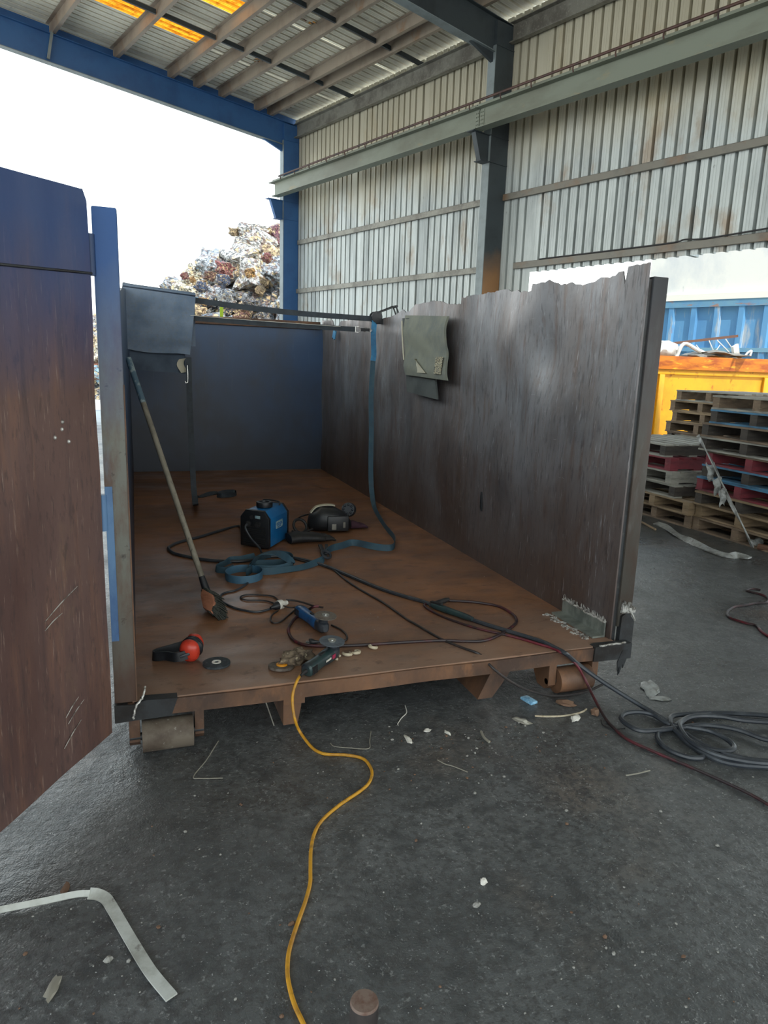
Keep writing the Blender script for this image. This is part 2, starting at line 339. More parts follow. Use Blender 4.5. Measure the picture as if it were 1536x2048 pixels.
# ------------------------------------------------------------------ mesh helpers (all in world coordinates)
class MB:
    def __init__(self):
        self.v, self.f = [], []

    def add(self, vs, fs):
        o = len(self.v)
        self.v += [tuple(p) for p in vs]
        self.f += [tuple(i + o for i in f) for f in fs]
        return self

    def hexa(self, p):
        return self.add(p, [(0, 3, 2, 1), (4, 5, 6, 7), (0, 1, 5, 4), (1, 2, 6, 5), (2, 3, 7, 6), (3, 0, 4, 7)])

    def box(self, lo, hi):
        x0, y0, z0 = lo
        x1, y1, z1 = hi
        return self.hexa([(x0, y0, z0), (x1, y0, z0), (x1, y1, z0), (x0, y1, z0), (x0, y0, z1), (x1, y0, z1), (x1, y1, z1), (x0, y1, z1)])

    def obox(self, c, ax, ay, az):
        """box from centre and three half-axis vectors"""
        c, ax, ay, az = Vector(c), Vector(ax), Vector(ay), Vector(az)
        return self.hexa([c - ax - ay - az, c + ax - ay - az, c + ax + ay - az, c - ax + ay - az,
                          c - ax - ay + az, c + ax - ay + az, c + ax + ay + az, c - ax + ay + az])

    def bar(self, a, b, w, h, up=(0, 0, 1)):
        a, b, up = Vector(a), Vector(b), Vector(up)
        d = (b - a)
        s = d.cross(up).normalized()
        t = s.cross(d).normalized()
        return self.obox((a + b) / 2, d / 2, s * w / 2, t * h / 2)

    def bubox(self, u0, u1, w0, w1, z0, z1):
        return self.hexa([bu(u0, w0, z0), bu(u1, w0, z0), bu(u1, w1, z0), bu(u0, w1, z0),
                          bu(u0, w0, z1), bu(u1, w0, z1), bu(u1, w1, z1), bu(u0, w1, z1)])

    def prism(self, pts, d):
        """closed polygon pts extruded by vector d"""
        n = len(pts)
        pts = [Vector(p) for p in pts]
        d = Vector(d)
        fs = [tuple(range(n - 1, -1, -1)), tuple(range(n, 2 * n))]
        fs += [(i, (i + 1) % n, n + (i + 1) % n, n + i) for i in range(n)]
        return self.add(pts + [p + d for p in pts], fs)

    def tube(self, path, r, n=8, sub=5, cap=True):
        pts = smooth_path(path, sub)
        m = len(pts)
        rs = r if isinstance(r, (list, tuple)) else None
        t = [(pts[min(i + 1, m - 1)] - pts[max(i - 1, 0)]).normalized() for i in range(m)]
        up = Vector((0, 0, 1)) if abs(t[0].z) < 0.9 else Vector((1, 0, 0))
        nrm = (up - t[0] * up.dot(t[0])).normalized()
        vs = []
        for i in range(m):
            nrm = nrm - t[i] * nrm.dot(t[i])
            if nrm.length < 1e-5:
                nrm = t[i].orthogonal()
            nrm.normalize()
            bn = t[i].cross(nrm)
            if rs:
                q = i / (m - 1) * (len(rs) - 1)
                k = min(int(q), len(rs) - 2)
                rr = rs[k] + (rs[k + 1] - rs[k]) * (q - k)
            else:
                rr = r
            for j in range(n):
                an = 2 * math.pi * j / n
                vs.append(pts[i] + nrm * math.cos(an) * rr + bn * math.sin(an) * rr)
        fs = [(i * n + j, i * n + (j + 1) % n, (i + 1) * n + (j + 1) % n, (i + 1) * n + j) for i in range(m - 1) for j in range(n)]
        if cap:
            fs += [tuple(range(n - 1, -1, -1)), tuple((m - 1) * n + j for j in range(n))]
        return self.add(vs, fs)

    def ribbon(self, path, w, th=0.003, side=(0, 0, 1), sub=6, sides=None):
        """flat webbing along a path; side = direction across its width (one, or one per path point)"""
        pts = smooth_path(path, sub)
        m = len(pts)
        if sides:
            ss = smooth_path(sides, sub)
        else:
            ss = [Vector(side)] * m
        vs = []
        for i in range(m):
            t = (pts[min(i + 1, m - 1)] - pts[max(i - 1, 0)]).normalized()
            s = ss[i] - t * ss[i].dot(t)
            s = s.normalized() if s.length > 1e-4 else t.orthogonal().normalized()
            n = t.cross(s)
            for a, b in ((-1, -1), (1, -1), (1, 1), (-1, 1)):
                vs.append(pts[i] + s * a * w / 2 + n * b * th / 2)
        fs = [(i * 4 + j, i * 4 + (j + 1) % 4, i * 4 + 4 + (j + 1) % 4, i * 4 + 4 + j) for i in range(m - 1) for j in range(4)]
        fs += [(3, 2, 1, 0), tuple((m - 1) * 4 + j for j in range(4))]
        return self.add(vs, fs)

    def cyl(self, a, b, r, n=20, r2=None):
        a, b = Vector(a), Vector(b)
        d = (b - a).normalized()
        s = d.orthogonal().normalized()
        t = d.cross(s)
        r2 = r if r2 is None else r2
        vs = [a + (s * math.cos(2 * math.pi * j / n) + t * math.sin(2 * math.pi * j / n)) * r for j in range(n)]
        vs += [b + (s * math.cos(2 * math.pi * j / n) + t * math.sin(2 * math.pi * j / n)) * r2 for j in range(n)]
        fs = [(j, (j + 1) % n, n + (j + 1) % n, n + j) for j in range(n)]
        fs += [tuple(range(n - 1, -1, -1)), tuple(range(n, 2 * n))]
        return self.add(vs, fs)

    def ring(self, c, ax, r0, r1, h, n=28):
        """annulus of inner r0, outer r1, thickness h along ax"""
        c, ax = Vector(c), Vector(ax).normalized()
        s = ax.orthogonal().normalized()
        t = ax.cross(s)
        vs = []
        for j in range(n):
            d = s * math.cos(2 * math.pi * j / n) + t * math.sin(2 * math.pi * j / n)
            vs += [c + d * r0, c + d * r1, c + d * r1 + ax * h, c + d * r0 + ax * h]
        fs = [(j * 4 + k, j * 4 + (k + 1) % 4, ((j + 1) % n) * 4 + (k + 1) % 4, ((j + 1) % n) * 4 + k) for j in range(n) for k in range(4)]
        return self.add(vs, fs)

    def torus(self, c, ax, R, r, n=28, k=8):
        c, ax = Vector(c), Vector(ax).normalized()
        s = ax.orthogonal().normalized()
        t = ax.cross(s)
        vs = []
        for j in range(n):
            d = s * math.cos(2 * math.pi * j / n) + t * math.sin(2 * math.pi * j / n)
            for i in range(k):
                an = 2 * math.pi * i / k
                vs.append(c + d * (R + r * math.cos(an)) + ax * r * math.sin(an))
        fs = [(j * k + i, j * k + (i + 1) % k, ((j + 1) % n) * k + (i + 1) % k, ((j + 1) % n) * k + i) for j in range(n) for i in range(k)]
        return self.add(vs, fs)

    def loft(self, secs, n=20, power=2.0):
        """secs: (centre, vx, vz) half-axis vectors of super-ellipse sections"""
        vs = []
        for c, vx, vz in secs:
            c, vx, vz = Vector(c), Vector(vx), Vector(vz)
            for j in range(n):
                an = 2 * math.pi * j / n
                ca, sa = math.cos(an), math.sin(an)
                vs.append(c + vx * (abs(ca) ** (2 / power) * (1 if ca >= 0 else -1)) + vz * (abs(sa) ** (2 / power) * (1 if sa >= 0 else -1)))
        m = len(secs)
        fs = [(i * n + j, i * n + (j + 1) % n, (i + 1) * n + (j + 1) % n, (i + 1) * n + j) for i in range(m - 1) for j in range(n)]
        fs += [tuple(range(n - 1, -1, -1)), tuple((m - 1) * n + j for j in range(n))]
        return self.add(vs, fs)

    def sphere(self, c, rx, ry, rz, n=16, k=10, rot=None):
        c = Vector(c)
        vs = []
        for i in range(k + 1):
            ph = math.pi * i / k
            for j in range(n):
                th = 2 * math.pi * j / n
                p = Vector((rx * math.sin(ph) * math.cos(th), ry * math.sin(ph) * math.sin(th), rz * math.cos(ph)))
                vs.append(c + (rot @ p if rot else p))
        fs = [(i * n + j, i * n + (j + 1) % n, (i + 1) * n + (j + 1) % n, (i + 1) * n + j) for i in range(k) for j in range(n)]
        return self.add(vs, fs)

    def grid(self, fn, nu, nv, th=0.0, nfn=None):
        """surface fn(s,t) with s,t in 0..1, given thickness th along nfn (world vector)"""
        P = [[Vector(fn(i / nu, j / nv)) for j in range(nv + 1)] for i in range(nu + 1)]
        n = nv + 1
        vs = [p for r in P for p in r]
        fs = [(i * n + j, (i + 1) * n + j, (i + 1) * n + j + 1, i * n + j + 1) for i in range(nu) for j in range(nv)]
        if th:
            o = len(vs)
            d = Vector(nfn) * th
            vs = vs + [p + d for p in vs]
            fs = fs + [tuple(o + q for q in reversed(f)) for f in fs]
            for i in range(nu):
                fs += [((i + 1) * n, i * n, o + i * n, o + (i + 1) * n), (i * n + nv, (i + 1) * n + nv, o + (i + 1) * n + nv, o + i * n + nv)]
            for j in range(nv):
                fs += [(j, j + 1, o + j + 1, o + j), (nu * n + j + 1, nu * n + j, o + nu * n + j, o + nu * n + j + 1)]
        return self.add(vs, fs)

    def build_each(self, name, material, parent, **k):
        """every loose piece of the mesh as a part of its own"""
        par = list(range(len(self.v)))

        def find(i):
            while par[i] != i:
                par[i] = par[par[i]]
                i = par[i]
            return i
        for fc in self.f:
            for j in fc[1:]:
                par[find(j)] = find(fc[0])
        grp = {}
        for fc in self.f:
            grp.setdefault(find(fc[0]), []).append(fc)
        for fcs in grp.values():
            ids = sorted({i for fc in fcs for i in fc})
            mp = {i: n for n, i in enumerate(ids)}
            m = MB()
            m.v = [self.v[i] for i in ids]
            m.f = [tuple(mp[i] for i in fc) for fc in fcs]
            m.build(name, material, parent, **k)

    def build(self, name, material, parent=None, ang=35, bevel=0.0, origin=None):
        org = WORLD.get(parent.name, Vector()) if parent else Vector(origin or (0, 0, 0))
        me = bpy.data.meshes.new(name)
        me.from_pydata([(p[0] - org.x, p[1] - org.y, p[2] - org.z) for p in self.v], [], self.f)
        bm = bmesh.new()
        bm.from_mesh(me)
        bmesh.ops.remove_doubles(bm, verts=bm.verts, dist=1e-6)
        bmesh.ops.recalc_face_normals(bm, faces=bm.faces)
        if bevel:
            es = [ed for ed in bm.edges if len(ed.link_faces) == 2 and ed.calc_face_angle(0) > 0.6]
            bmesh.ops.bevel(bm, geom=es, offset=bevel, segments=2, affect='EDGES', profile=0.5, clamp_overlap=True)
        bm.to_mesh(me)
        bm.free()
        me.polygons.foreach_set('use_smooth', [True] * len(me.polygons))
        me.set_sharp_from_angle(angle=math.radians(ang))
        me.materials.append(M[material])
        o = bpy.data.objects.new(name, me)
        COL.objects.link(o)
        if parent:
            o.parent = parent
        elif origin:
            o.location = origin
        WORLD[o.name] = org
        return o


WORLD = {}


def smooth_path(path, sub):
    P = [Vector(p) for p in path]
    if sub <= 1 or len(P) < 3:
        return P
    out = []
    for i in range(len(P) - 1):
        p0 = P[i - 1] if i else P[0] * 2 - P[1]
        p1, p2 = P[i], P[i + 1]
        p3 = P[i + 2] if i + 2 < len(P) else P[-1] * 2 - P[-2]
        for k in range(sub):
            t = k / sub
            out.append(0.5 * ((2 * p1) + (p2 - p0) * t + (2 * p0 - 5 * p1 + 4 * p2 - p3) * t * t + (3 * p1 - p0 - 3 * p2 + p3) * t ** 3))
    out.append(P[-1])
    return out


def tag(o, label=None, cat=None, group=None, kind=None):
    for k, val in (('label', label), ('category', cat), ('group', group), ('kind', kind)):
        if val:
            o[k] = val
    return o


def thing(name, loc, label, cat, group=None):
    o = bpy.data.objects.new(name, None)
    o.empty_display_size = 0.1
    COL.objects.link(o)
    o.location = loc
    WORLD[o.name] = Vector(loc)
    return tag(o, label, cat, group)


def copy_tree(o, parent=None):
    c = o.copy()
    COL.objects.link(c)
    if parent:
        c.parent = parent
    for ch in list(o.children):
        copy_tree(ch, c)
    return c


def struct(mb, name, material, **k):
    return tag(mb.build(name, material, **k), kind='structure')


# ------------------------------------------------------------------ ground
g = MB()
g.grid(lambda s, t: (-60 + 130 * s, -30 + 110 * t, 0), 1, 1)
struct(g, 'floor', 'asphalt')


# ------------------------------------------------------------------ shed: cladding, roof
def profile(s0, s1, pitch=0.184, rib=0.052, depth=0.085, deep=()):
    """rib profile along s: flat pans with narrow ribs standing outward; deep = places with a wide open lap"""
    pts = [(s0, 0)]
    s = math.ceil(s0 / pitch) * pitch
    while s + rib < s1:
        if any(abs(s - d) < pitch * 0.75 for d in deep):
            s += pitch
            continue
        pts += [(s, 0), (s + 0.008, depth), (s + rib - 0.008, depth), (s + rib, 0)]
        pts += [(s + rib + 0.044, 0), (s + rib + 0.047, 0.004), (s + rib + 0.053, 0.004), (s + rib + 0.056, 0)]
        pts += [(s + rib + 0.085, 0), (s + rib + 0.088, 0.004), (s + rib + 0.094, 0.004), (s + rib + 0.097, 0)]
        s += pitch
    for d in deep:
        if s0 < d < s1:
            pts += [(d, 0), (d + 0.004, 0.25), (d + 0.06, 0.25), (d + 0.064, 0)]
    pts.append((s1, 0))
    pts.sort()
    return pts


def sheet(mb, pts, fn, t0, t1):
    n = len(pts)
    vs = [fn(s, d, t0) for s, d in pts] + [fn(s, d, t1) for s, d in pts]
    mb.add(vs, [(i, i + 1, n + i + 1, n + i) for i in range(n - 1)])


wallfn = lambda s, d, t: bu(10 + d, s, t)
wl = MB()
deep = (5.68, 11.72, 13.9)
sheet(wl, profile(-8, 8.66, deep=deep), wallfn, 3.32, 7.6)
sheet(wl, profile(8.66, 16.62, deep=deep), wallfn, 0.0, 7.6)
struct(wl, 'wall_right', 'clad', ang=20)


def roof_z(u):
    return 7.70 + 0.08 * (9.4 - u)


rooffn = lambda s, d, t: bu(t, s, roof_z(t) + d)
rf = MB()
cuts = [(-7, 10.12, -12, 12.75), (6.72, 10.12, 12.75, 13.4), (-7, 10.12, 13.4, 14.42), (6.72, 10.12, 14.42, 15.0), (-7, 10.12, 15.0, 16.95)]
for u0, u1, w0, w1 in cuts:
    sheet(rf, profile(w0, w1), rooffn, u0, u1)
struct(rf, 'ceiling', 'roof', ang=20)
for k, (w0, w1) in enumerate(((12.75, 13.4), (14.42, 15.0))):
    mb = MB()
    sheet(mb, profile(w0 - 0.02, w1 + 0.02), lambda s, d, t: bu(t, s, roof_z(t) + d + 0.012), 1.0, 6.80)
    tag(mb.build('skylight_sheet', 'fibreglass', ang=20),
        ['amber translucent roof sheet mostly above the top edge of the view', 'amber translucent roof sheet glowing above the open end of the shed'][k], 'skylight')

mb = MB()
U0, U1 = 10.1, -7.0
mb.hexa([bu(U0, 16.78, roof_z(U0) - 0.34), bu(U1, 16.78, roof_z(U1) - 0.34), bu(U1, 16.80, roof_z(U1) - 0.34), bu(U0, 16.80, roof_z(U0) - 0.34),
         bu(U0, 16.78, roof_z(U0) - 0.005), bu(U1, 16.78, roof_z(U1) - 0.005), bu(U1, 16.80, roof_z(U1) - 0.005), bu(U0, 16.80, roof_z(U0) - 0.005)])
struct(mb, 'trim_1', 'frame_blue')

# holes rusted through the roof, edged with brown and amber shreds
for k, (u, w, lab) in enumerate(((7.85, 14.56, 'burnt brown and amber shreds at a roof hole nearer the open end'),
                                 (7.80, 12.46, 'burnt brown and amber shreds at a roof hole further from the open end'))):
    t = thing('roof_tear', bu(u, w, roof_z(u) - 0.02), lab, 'roof damage')
    for j, (mt, cnt) in enumerate((('rust', 7), ('amber', 4))):
        mb = MB()
        for i in range(cnt):
            c = bu(u + random.uniform(-0.2, 0.2), w + random.uniform(-0.09, 0.09), roof_z(u) - 0.015 - 0.02 * j - random.uniform(0, 0.03))
            vs = [c + bu(random.uniform(-0.09, 0.09), random.uniform(-0.05, 0.05), random.uniform(-0.01, 0.01)) for _ in range(3)]
            mb.prism(vs, (0, 0, 0.006))
        mb.build_each(['charred_edge', 'amber_shred'][j], mt, t)

# ------------------------------------------------------------------ shed: steel frame
def ibeam_col(mb, w, z0, z1, u0=9.54, u1=9.985, fw=0.17):
    mb.bubox(u0, u0 + 0.014, w - fw / 2, w + fw / 2, z0, z1)
    mb.bubox(u1 - 0.014, u1, w - fw / 2, w + fw / 2, z0, z1)
    mb.bubox(u0, u1, w - 0.006, w + 0.006, z0, z1)


def column(w, paint, label, rlabel, flange):
    t = thing('steel_column', bu(9.76, w, 0), label, 'column')
    mb = MB()
    mb.bubox(9.555, 9.985, w - 0.085, w - 0.07, 0, 7.4)
    mb.bubox(9.975, 9.99, w - 0.085, w + 0.085, 0, 7.4)
    mb.bubox(9.555, 9.975, w - 0.07, w + 0.006, 0, 7.4)
    mb.build('column_web', paint, t)
    mb = MB()
    mb.bubox(9.54, 9.555, w - 0.085, w + 0.085, 0, 7.02)
    f = mb.build('inner_flange', flange, t)
    f['label'] = 'inner flange in a paler, lit tone'
    mb = MB()
    for zz in (5.17, 5.6, 7.02):
        mb.bubox(9.54, 9.985, w - 0.1, w + 0.085, zz, zz + 0.014)
    mb.build('stiffener_plate', paint, t)
    c = MB()
    c.prism([bu(9.54, w - 0.05, 5.17), bu(9.36, w - 0.05, 5.17), bu(9.2, w - 0.05, 5.6), bu(9.54, w - 0.05, 5.6)], WD * 0.1)
    c.bubox(9.12, 9.54, w - 0.085, w + 0.085, 5.598, 5.612)
    c.bubox(9.33, 9.54, w - 0.085, w + 0.085, 5.16, 5.172)
    c.build('corbel', paint, t)
    # rafter rising to the left from the column head
    t2 = thing('roof_rafter', bu(9.5, w, 6.95), rlabel, 'rafter')
    zb = lambda u: 6.93 + 0.0795 * (9.5 - u)
    zt = lambda u: 7.47 + 0.08 * (9.4 - u)
    r = MB()
    U0, U1 = 9.985, -7.0
    r.hexa([bu(U0, w - 0.02, zb(U0)), bu(U1, w - 0.02, zb(U1)), bu(U1, w + 0.02, zb(U1)), bu(U0, w + 0.02, zb(U0)),
            bu(U0, w - 0.02, zt(U0)), bu(U1, w - 0.02, zt(U1)), bu(U1, w + 0.02, zt(U1)), bu(U0, w + 0.02, zt(U0))])
    r.build('rafter_web', paint, t2)
    for nm, f0, f1, ue in (('bottom_flange', lambda u: zb(u) - 0.014, zb, 9.54), ('top_flange', lambda u: zt(u) - 0.014, zt, U0)):
        r = MB()
        r.hexa([bu(ue, w - 0.085, f0(ue)), bu(U1, w - 0.085, f0(U1)), bu(U1, w + 0.085, f0(U1)), bu(ue, w + 0.085, f0(ue)),
                bu(ue, w - 0.085, f1(ue)), bu(U1, w - 0.085, f1(U1)), bu(U1, w + 0.085, f1(U1)), bu(ue, w + 0.085, f1(ue))])
        r.build(nm, flange if nm == 'bottom_flange' else paint, t2)
    r = MB()
    r.prism([bu(9.54, w - 0.03, zb(9.5)), bu(8.95, w - 0.03, zb(8.95)), bu(9.54, w - 0.03, zb(9.5) - 0.16)], WD * 0.06)
    r.build('haunch', paint, t2)
    return t


column(16.59, 'frame_blue', 'haze-blue steel column at the open end of the corrugated wall',
       'haze-blue roof rafter spanning the open end above the sky', 'flange_grey')
column(9.455, 'frame_grey', 'dark slate steel column with rusty foot in the middle of the corrugated wall',
       'dark slate roof rafter above the middle column at the top of the view', 'flange_grey')

ORD = ['first', 'second', 'third', 'fourth', 'fifth', 'sixth', 'seventh']
pz = lambda u: 7.48 + 0.08 * (9.4 - u)
us = [9.18, 8.82, 7.90, 7.28, 6.68, 5.50, 4.25]
for k, u in enumerate(us):
    t = thing('roof_purlin', bu(u, 16.7, pz(u)), 'brown galvanised roof purlin, %s from the corrugated side wall' % ORD[k], 'purlin')
    mb = MB()
    z = pz(u)
    mb.bubox(u - 0.004, u + 0.004, 2.3, 16.68, z, z + 0.205)
    mb.bubox(u - 0.004, u + 0.07, 2.3, 16.68, z - 0.004, z + 0.004)
    mb.bubox(u - 0.07, u + 0.004, 2.3, 16.68, z + 0.2, z + 0.208)
    mb.bubox(u + 0.064, u + 0.07, 2.3, 16.68, z, z + 0.02)
    mb.build('purlin_channel', 'purlin', t)
    nxt = ([10.02] + us)[k]
    for w in (14.15, 11.79):
        mb = MB()
        mb.hexa([bu(u + 0.06, w - 0.003, z + 0.03), bu(nxt - 0.02, w - 0.003, pz(nxt) + 0.03), bu(nxt - 0.02, w + 0.04, pz(nxt) + 0.03), bu(u + 0.06, w + 0.04, z + 0.03),
                 bu(u + 0.06, w - 0.003, z + 0.11), bu(nxt - 0.02, w - 0.003, pz(nxt) + 0.11), bu(nxt - 0.02, w + 0.04, pz(nxt) + 0.11), bu(u + 0.06, w + 0.04, z + 0.11)])
        mb.build('bridging_strut', 'frame_grey', t)
        mb = MB()
        mb.bubox(u + 0.004, u + 0.06, w - 0.03, w + 0.03, z + 0.0, z + 0.15)
        mb.build('bridging_bracket', 'black', t)
    mb = MB()
    for w in (16.59, 9.455):
        mb.bubox(u + 0.004, u + 0.06, w - 0.05, w + 0.05, z - 0.01, z + 0.16)
    mb.build('cleat', 'frame_blue' if k < 9 else 'galv', t)
    if k == 6:
        mb = MB()
        mb.bar(bu(u, 16.5, z + 0.02), bu(u - 0.1, 16.5, z - 0.5), 0.05, 0.05, WD)
        mb.build('fly_brace', 'flange_grey', t)

for k, (w0, w1, lab) in enumerate(((9.55, 16.64, 'pale galvanised eaves beam between the blue column and the middle column'),
                                   (-8, 9.36, 'pale galvanised eaves beam running from the middle column out of view'))):
    mb = MB()
    mb.bubox(9.93, 9.94, w0, w1, 7.14, 7.44)
    mb.bubox(9.84, 9.94, w0, w1, 7.12, 7.14)
    mb.bubox(9.84, 9.94, w0, w1, 7.43, 7.44)
    tag(mb.build('eaves_beam', 'galv', origin=bu(9.9, w0, 7.12)), lab, 'beam')

# girts on the inside of the wall
for z, w0, w1, lab in ((4.70, 9.56, 16.45, 'upper weathered girt on the wall beyond the middle column'),
                       (4.70, -8, 9.36, 'upper rusty girt on the wall nearer than the middle column'),
                       (3.50, 9.56, 16.5, 'lower pale girt on the wall beyond the middle column'),
                       (3.50, -8, 9.0, 'lower orange-edged girt above the wall opening')):
    mb = MB()
    mb.bubox(9.985, 9.995, w0, w1, z - 0.1, z + 0.0)
    mb.bubox(9.93, 9.99, w0, w1, z - 0.006, z)
    mb.bubox(9.93, 9.936, w0, w1, z - 0.10, z)
    mb.bubox(9.93, 9.99, w0, w1, z - 0.106, z - 0.1)
    tag(mb.build('wall_girt', 'galv' if w1 > 12 else 'girt', origin=bu(9.95, w0, z - 0.1)), lab, 'girt')

# crane girder on the corbels, with a pipe clipped along its top
for k, (w0, w1, lab) in enumerate(((9.335, 16.35, 'grey-green crane girder between the middle column and the blue column'),
                                   (-8, 9.32, 'grey-green crane girder from the middle column out of view on the right'))):
    t = thing('crane_girder', bu(9.22, w0, 5.61), lab, 'girder')
    mb = MB()
    mb.bubox(9.21, 9.23, w0, w1, 5.625, 5.93)
    mb.build('girder_web', 'girder', t)
    mb = MB()
    mb.bubox(9.12, 9.32, w0, w1, 5.612, 5.628)
    mb.build('bottom_flange', 'girder', t)
    mb = MB()
    mb.bubox(9.10, 9.34, w0 - (0.0 if k else 0.0), w1 + (0.12 if not k else 0), 5.928, 5.945)
    mb.bubox(9.14, 9.30, w0, w1, 5.945, 5.985)
    mb.build('top_flange', 'girder', t)
    mb = MB()
    ws = (9.335, 9.43) if not k else (9.22, 9.315)
    mb.bubox(9.2, 9.21, ws[0], ws[1], 5.66, 5.91)
    for i in range(4):
        for j in (0.03, 0.065):
            c = bu(9.2, ws[0] + j, 5.69 + i * 0.06)
            mb.cyl(c, c - WN * 0.012, 0.011, 8)
    mb.build('splice_plate', 'girder', t)

t = thing('conduit_pipe', bu(9.1, 9.4, 6.0), 'dark rusty pipe clipped along the top of the crane girder', 'pipe')
mb = MB()
mb.tube([bu(9.09, 15.95, 6.0), bu(9.09, 12, 6.015), bu(9.09, 8, 6.02), bu(9.09, -6, 6.03)], 0.021, 8, 2)
mb.build('pipe_run', 'conduit', t)
for w in (15.87, 15.22, 14.58, 13.87, 13.17, 12.45, 11.56, 10.5, 9.47, 8.76, 8.12, 7.33, 6.61, 5.89, 5.16):
    mb = MB()
    mb.tube([bu(9.09, w, 6.015), bu(9.085, w, 5.96), bu(9.1, w, 5.925)], 0.012, 6, 3)
    mb.build('pipe_clip', 'conduit', t)

# loose black cable on the lower girt
mb = MB()
mb.tube([bu(9.92, 4.2, 3.56), bu(9.92, 5.4, 3.51), bu(9.92, 5.75, 3.53), bu(9.92, 6.1, 3.505), bu(9.92, 8.4, 3.505)], 0.012, 6)
tag(mb.build('wall_cable', 'rubber', origin=bu(9.92, 5.7, 3.5)), 'thin black cable lying along the lower girt above the wall opening', 'cable')

# ------------------------------------------------------------------ the open steel bin
ZB = 0.23                       # top of the bed plate
bin_ = thing('scrap_bin', (1.14, 2.8, 0), 'big rusty steel bin on rollers, front end open, door swung out left', 'skip bin')
mb = MB()
mb.box((-0.05, 2.81, 0.2), (2.33, 9.02, ZB))
mb.build('floor_plate', 'bed', bin_)
mb = MB()
nb = 40
mb.grid(lambda s, t: (-0.12 + 2.31 * s, 2.797 + 0.004 * noise.noise((s * 9, t, 3)), 0.157 + 0.066 * t + 0.004 * noise.noise((s * 6, 7, 1))), nb, 2, 0.09, (0, 1, 0))
mb.build('front_beam', 'rust', bin_)
mb = MB()
mb.prism([(-0.12, 2.79, 0.15), (0.10, 2.79, 0.157), (0.125, 2.79, 0.23), (0.0, 2.79, 0.236), (-0.05, 2.79, 0.222), (-0.12, 2.79, 0.228)], (0, 0.05, 0))
mb.build('corner_patch', 'dark_steel', bin_)
mb = MB()
mb.prism([(2.17, 2.788, 0.155), (2.40, 2.788, 0.150), (2.40, 2.788, 0.233), (2.20, 2.788, 0.237), (2.175, 2.788, 0.232)], (0, 0.05, 0))
mb.build('corner_patch', 'dark_steel', bin_)
# weld lines at the corners
for nm, pts, r in (('weld_bead', [(0.0, 2.83, 0.28), (-0.012, 2.80, 0.245), (-0.03, 2.785, 0.225), (-0.045, 2.784, 0.19), (-0.05, 2.784, 0.165)], 0.0045),
                   ('weld_bead', [(2.2, 2.79, 0.237), (2.3, 2.787, 0.24), (2.36, 2.79, 0.244)], 0.005)):
    mb = MB()
    path = [Vector(p) + Vector((random.uniform(-1, 1), random.uniform(-1, 1), random.uniform(-1, 1))) * 0.003 for p in smooth_path(pts, 6)]
    mb.tube(path, r, 6, 1)
    mb.build(nm, 'bright_steel', bin_)

# back wall with its top rail
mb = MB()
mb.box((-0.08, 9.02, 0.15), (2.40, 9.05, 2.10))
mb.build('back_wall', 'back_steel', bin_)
mb = MB()
mb.box((-0.08, 8.98, 2.03), (2.28, 9.07, 2.125))
mb.build('top_rail', 'rust', bin_, bevel=0.006)
# left wall, seen edge on
mb = MB()
mb.prism([(-0.085, 2.90, 0.15), (-0.085, 9.05, 0.15), (-0.085, 9.05, 2.13), (-0.085, 6.8, 2.19), (-0.085, 4.0, 1.95), (-0.085, 2.90, 1.84)], (0.049, 0, 0))
mb.build('side_wall', 'back_steel', bin_)

# right wall: thick plate flame-cut along its top
top = [(2.874, 2.124), (3.029, 2.124), (3.032, 2.124), (3.042, 2.039), (3.072, 2.109), (3.142, 2.09), (3.246, 2.093), (3.304, 2.079), (3.42, 2.069), (3.484, 2.088), (3.628, 2.092), (3.688, 2.118), (3.726, 2.122), (3.807, 2.121), (3.926, 2.124), (3.944, 2.084), (4.065, 2.09), (4.118, 2.108), (4.193, 2.099), (4.263, 2.125), (4.436, 2.122), (4.583, 2.121), (4.739, 2.124), (4.938, 2.121), (4.941, 2.075), (5.075, 2.084), (5.216, 2.099), (5.316, 2.123), (5.416, 2.131), (5.626, 2.13), (5.792, 2.129), (5.861, 2.121), (5.963, 2.085), (6.061, 2.082), (6.152, 2.109), (6.278, 2.077), (6.481, 2.065), (7.006, 2.058), (7.432, 2.074), (7.809, 2.097), (8.221, 2.1), (8.303, 2.034), (8.483, 2.047), (8.581, 2.128), (9.047, 2.15)]
top = [(2.80, top[0][1])] + top + [(9.05, 2.11)]


def top_at(y):
    for (a, za), (b, zb_) in zip(top, top[1:]):
        if a <= y <= b:
            return za + (zb_ - za) * (y - a) / max(b - a, 1e-6)
    return top[-1][1]


ys = sorted(set([round(2.87 + 6.15 * i / 260, 4) for i in range(261)] + [round(y, 4) for y, _ in top if y > 2.87]))
NZ = 26


def wall_pt(s, t):
    y = ys[int(round(s * (len(ys) - 1)))]
    zt = top_at(y) + 0.010 * noise.noise((y * 24, 1, 1)) + 0.006 * noise.noise((y * 70, 2, 1))
    z = 0.2 + (zt - 0.2) * t
    env = min(1, (y - 2.85) / 0.5) * min(1, (z - 0.2) / 0.5)
    dx = 0.028 * noise.noise((y * 1.1, z * 1.6, 2.2)) + 0.012 * noise.noise((y * 3.1, z * 2.4, 8.0))
    dx += 0.05 * math.exp(-((y - 3.75 - 0.25 * (z - 1.7)) / 0.18) ** 2 - ((z - 1.72) / 0.2) ** 2)
    dx += 0.012 * noise.noise((y * 7, z * 9, 4)) * max(0, (t - 0.86) / 0.14)
    return (2.322 + dx * env, y, z)


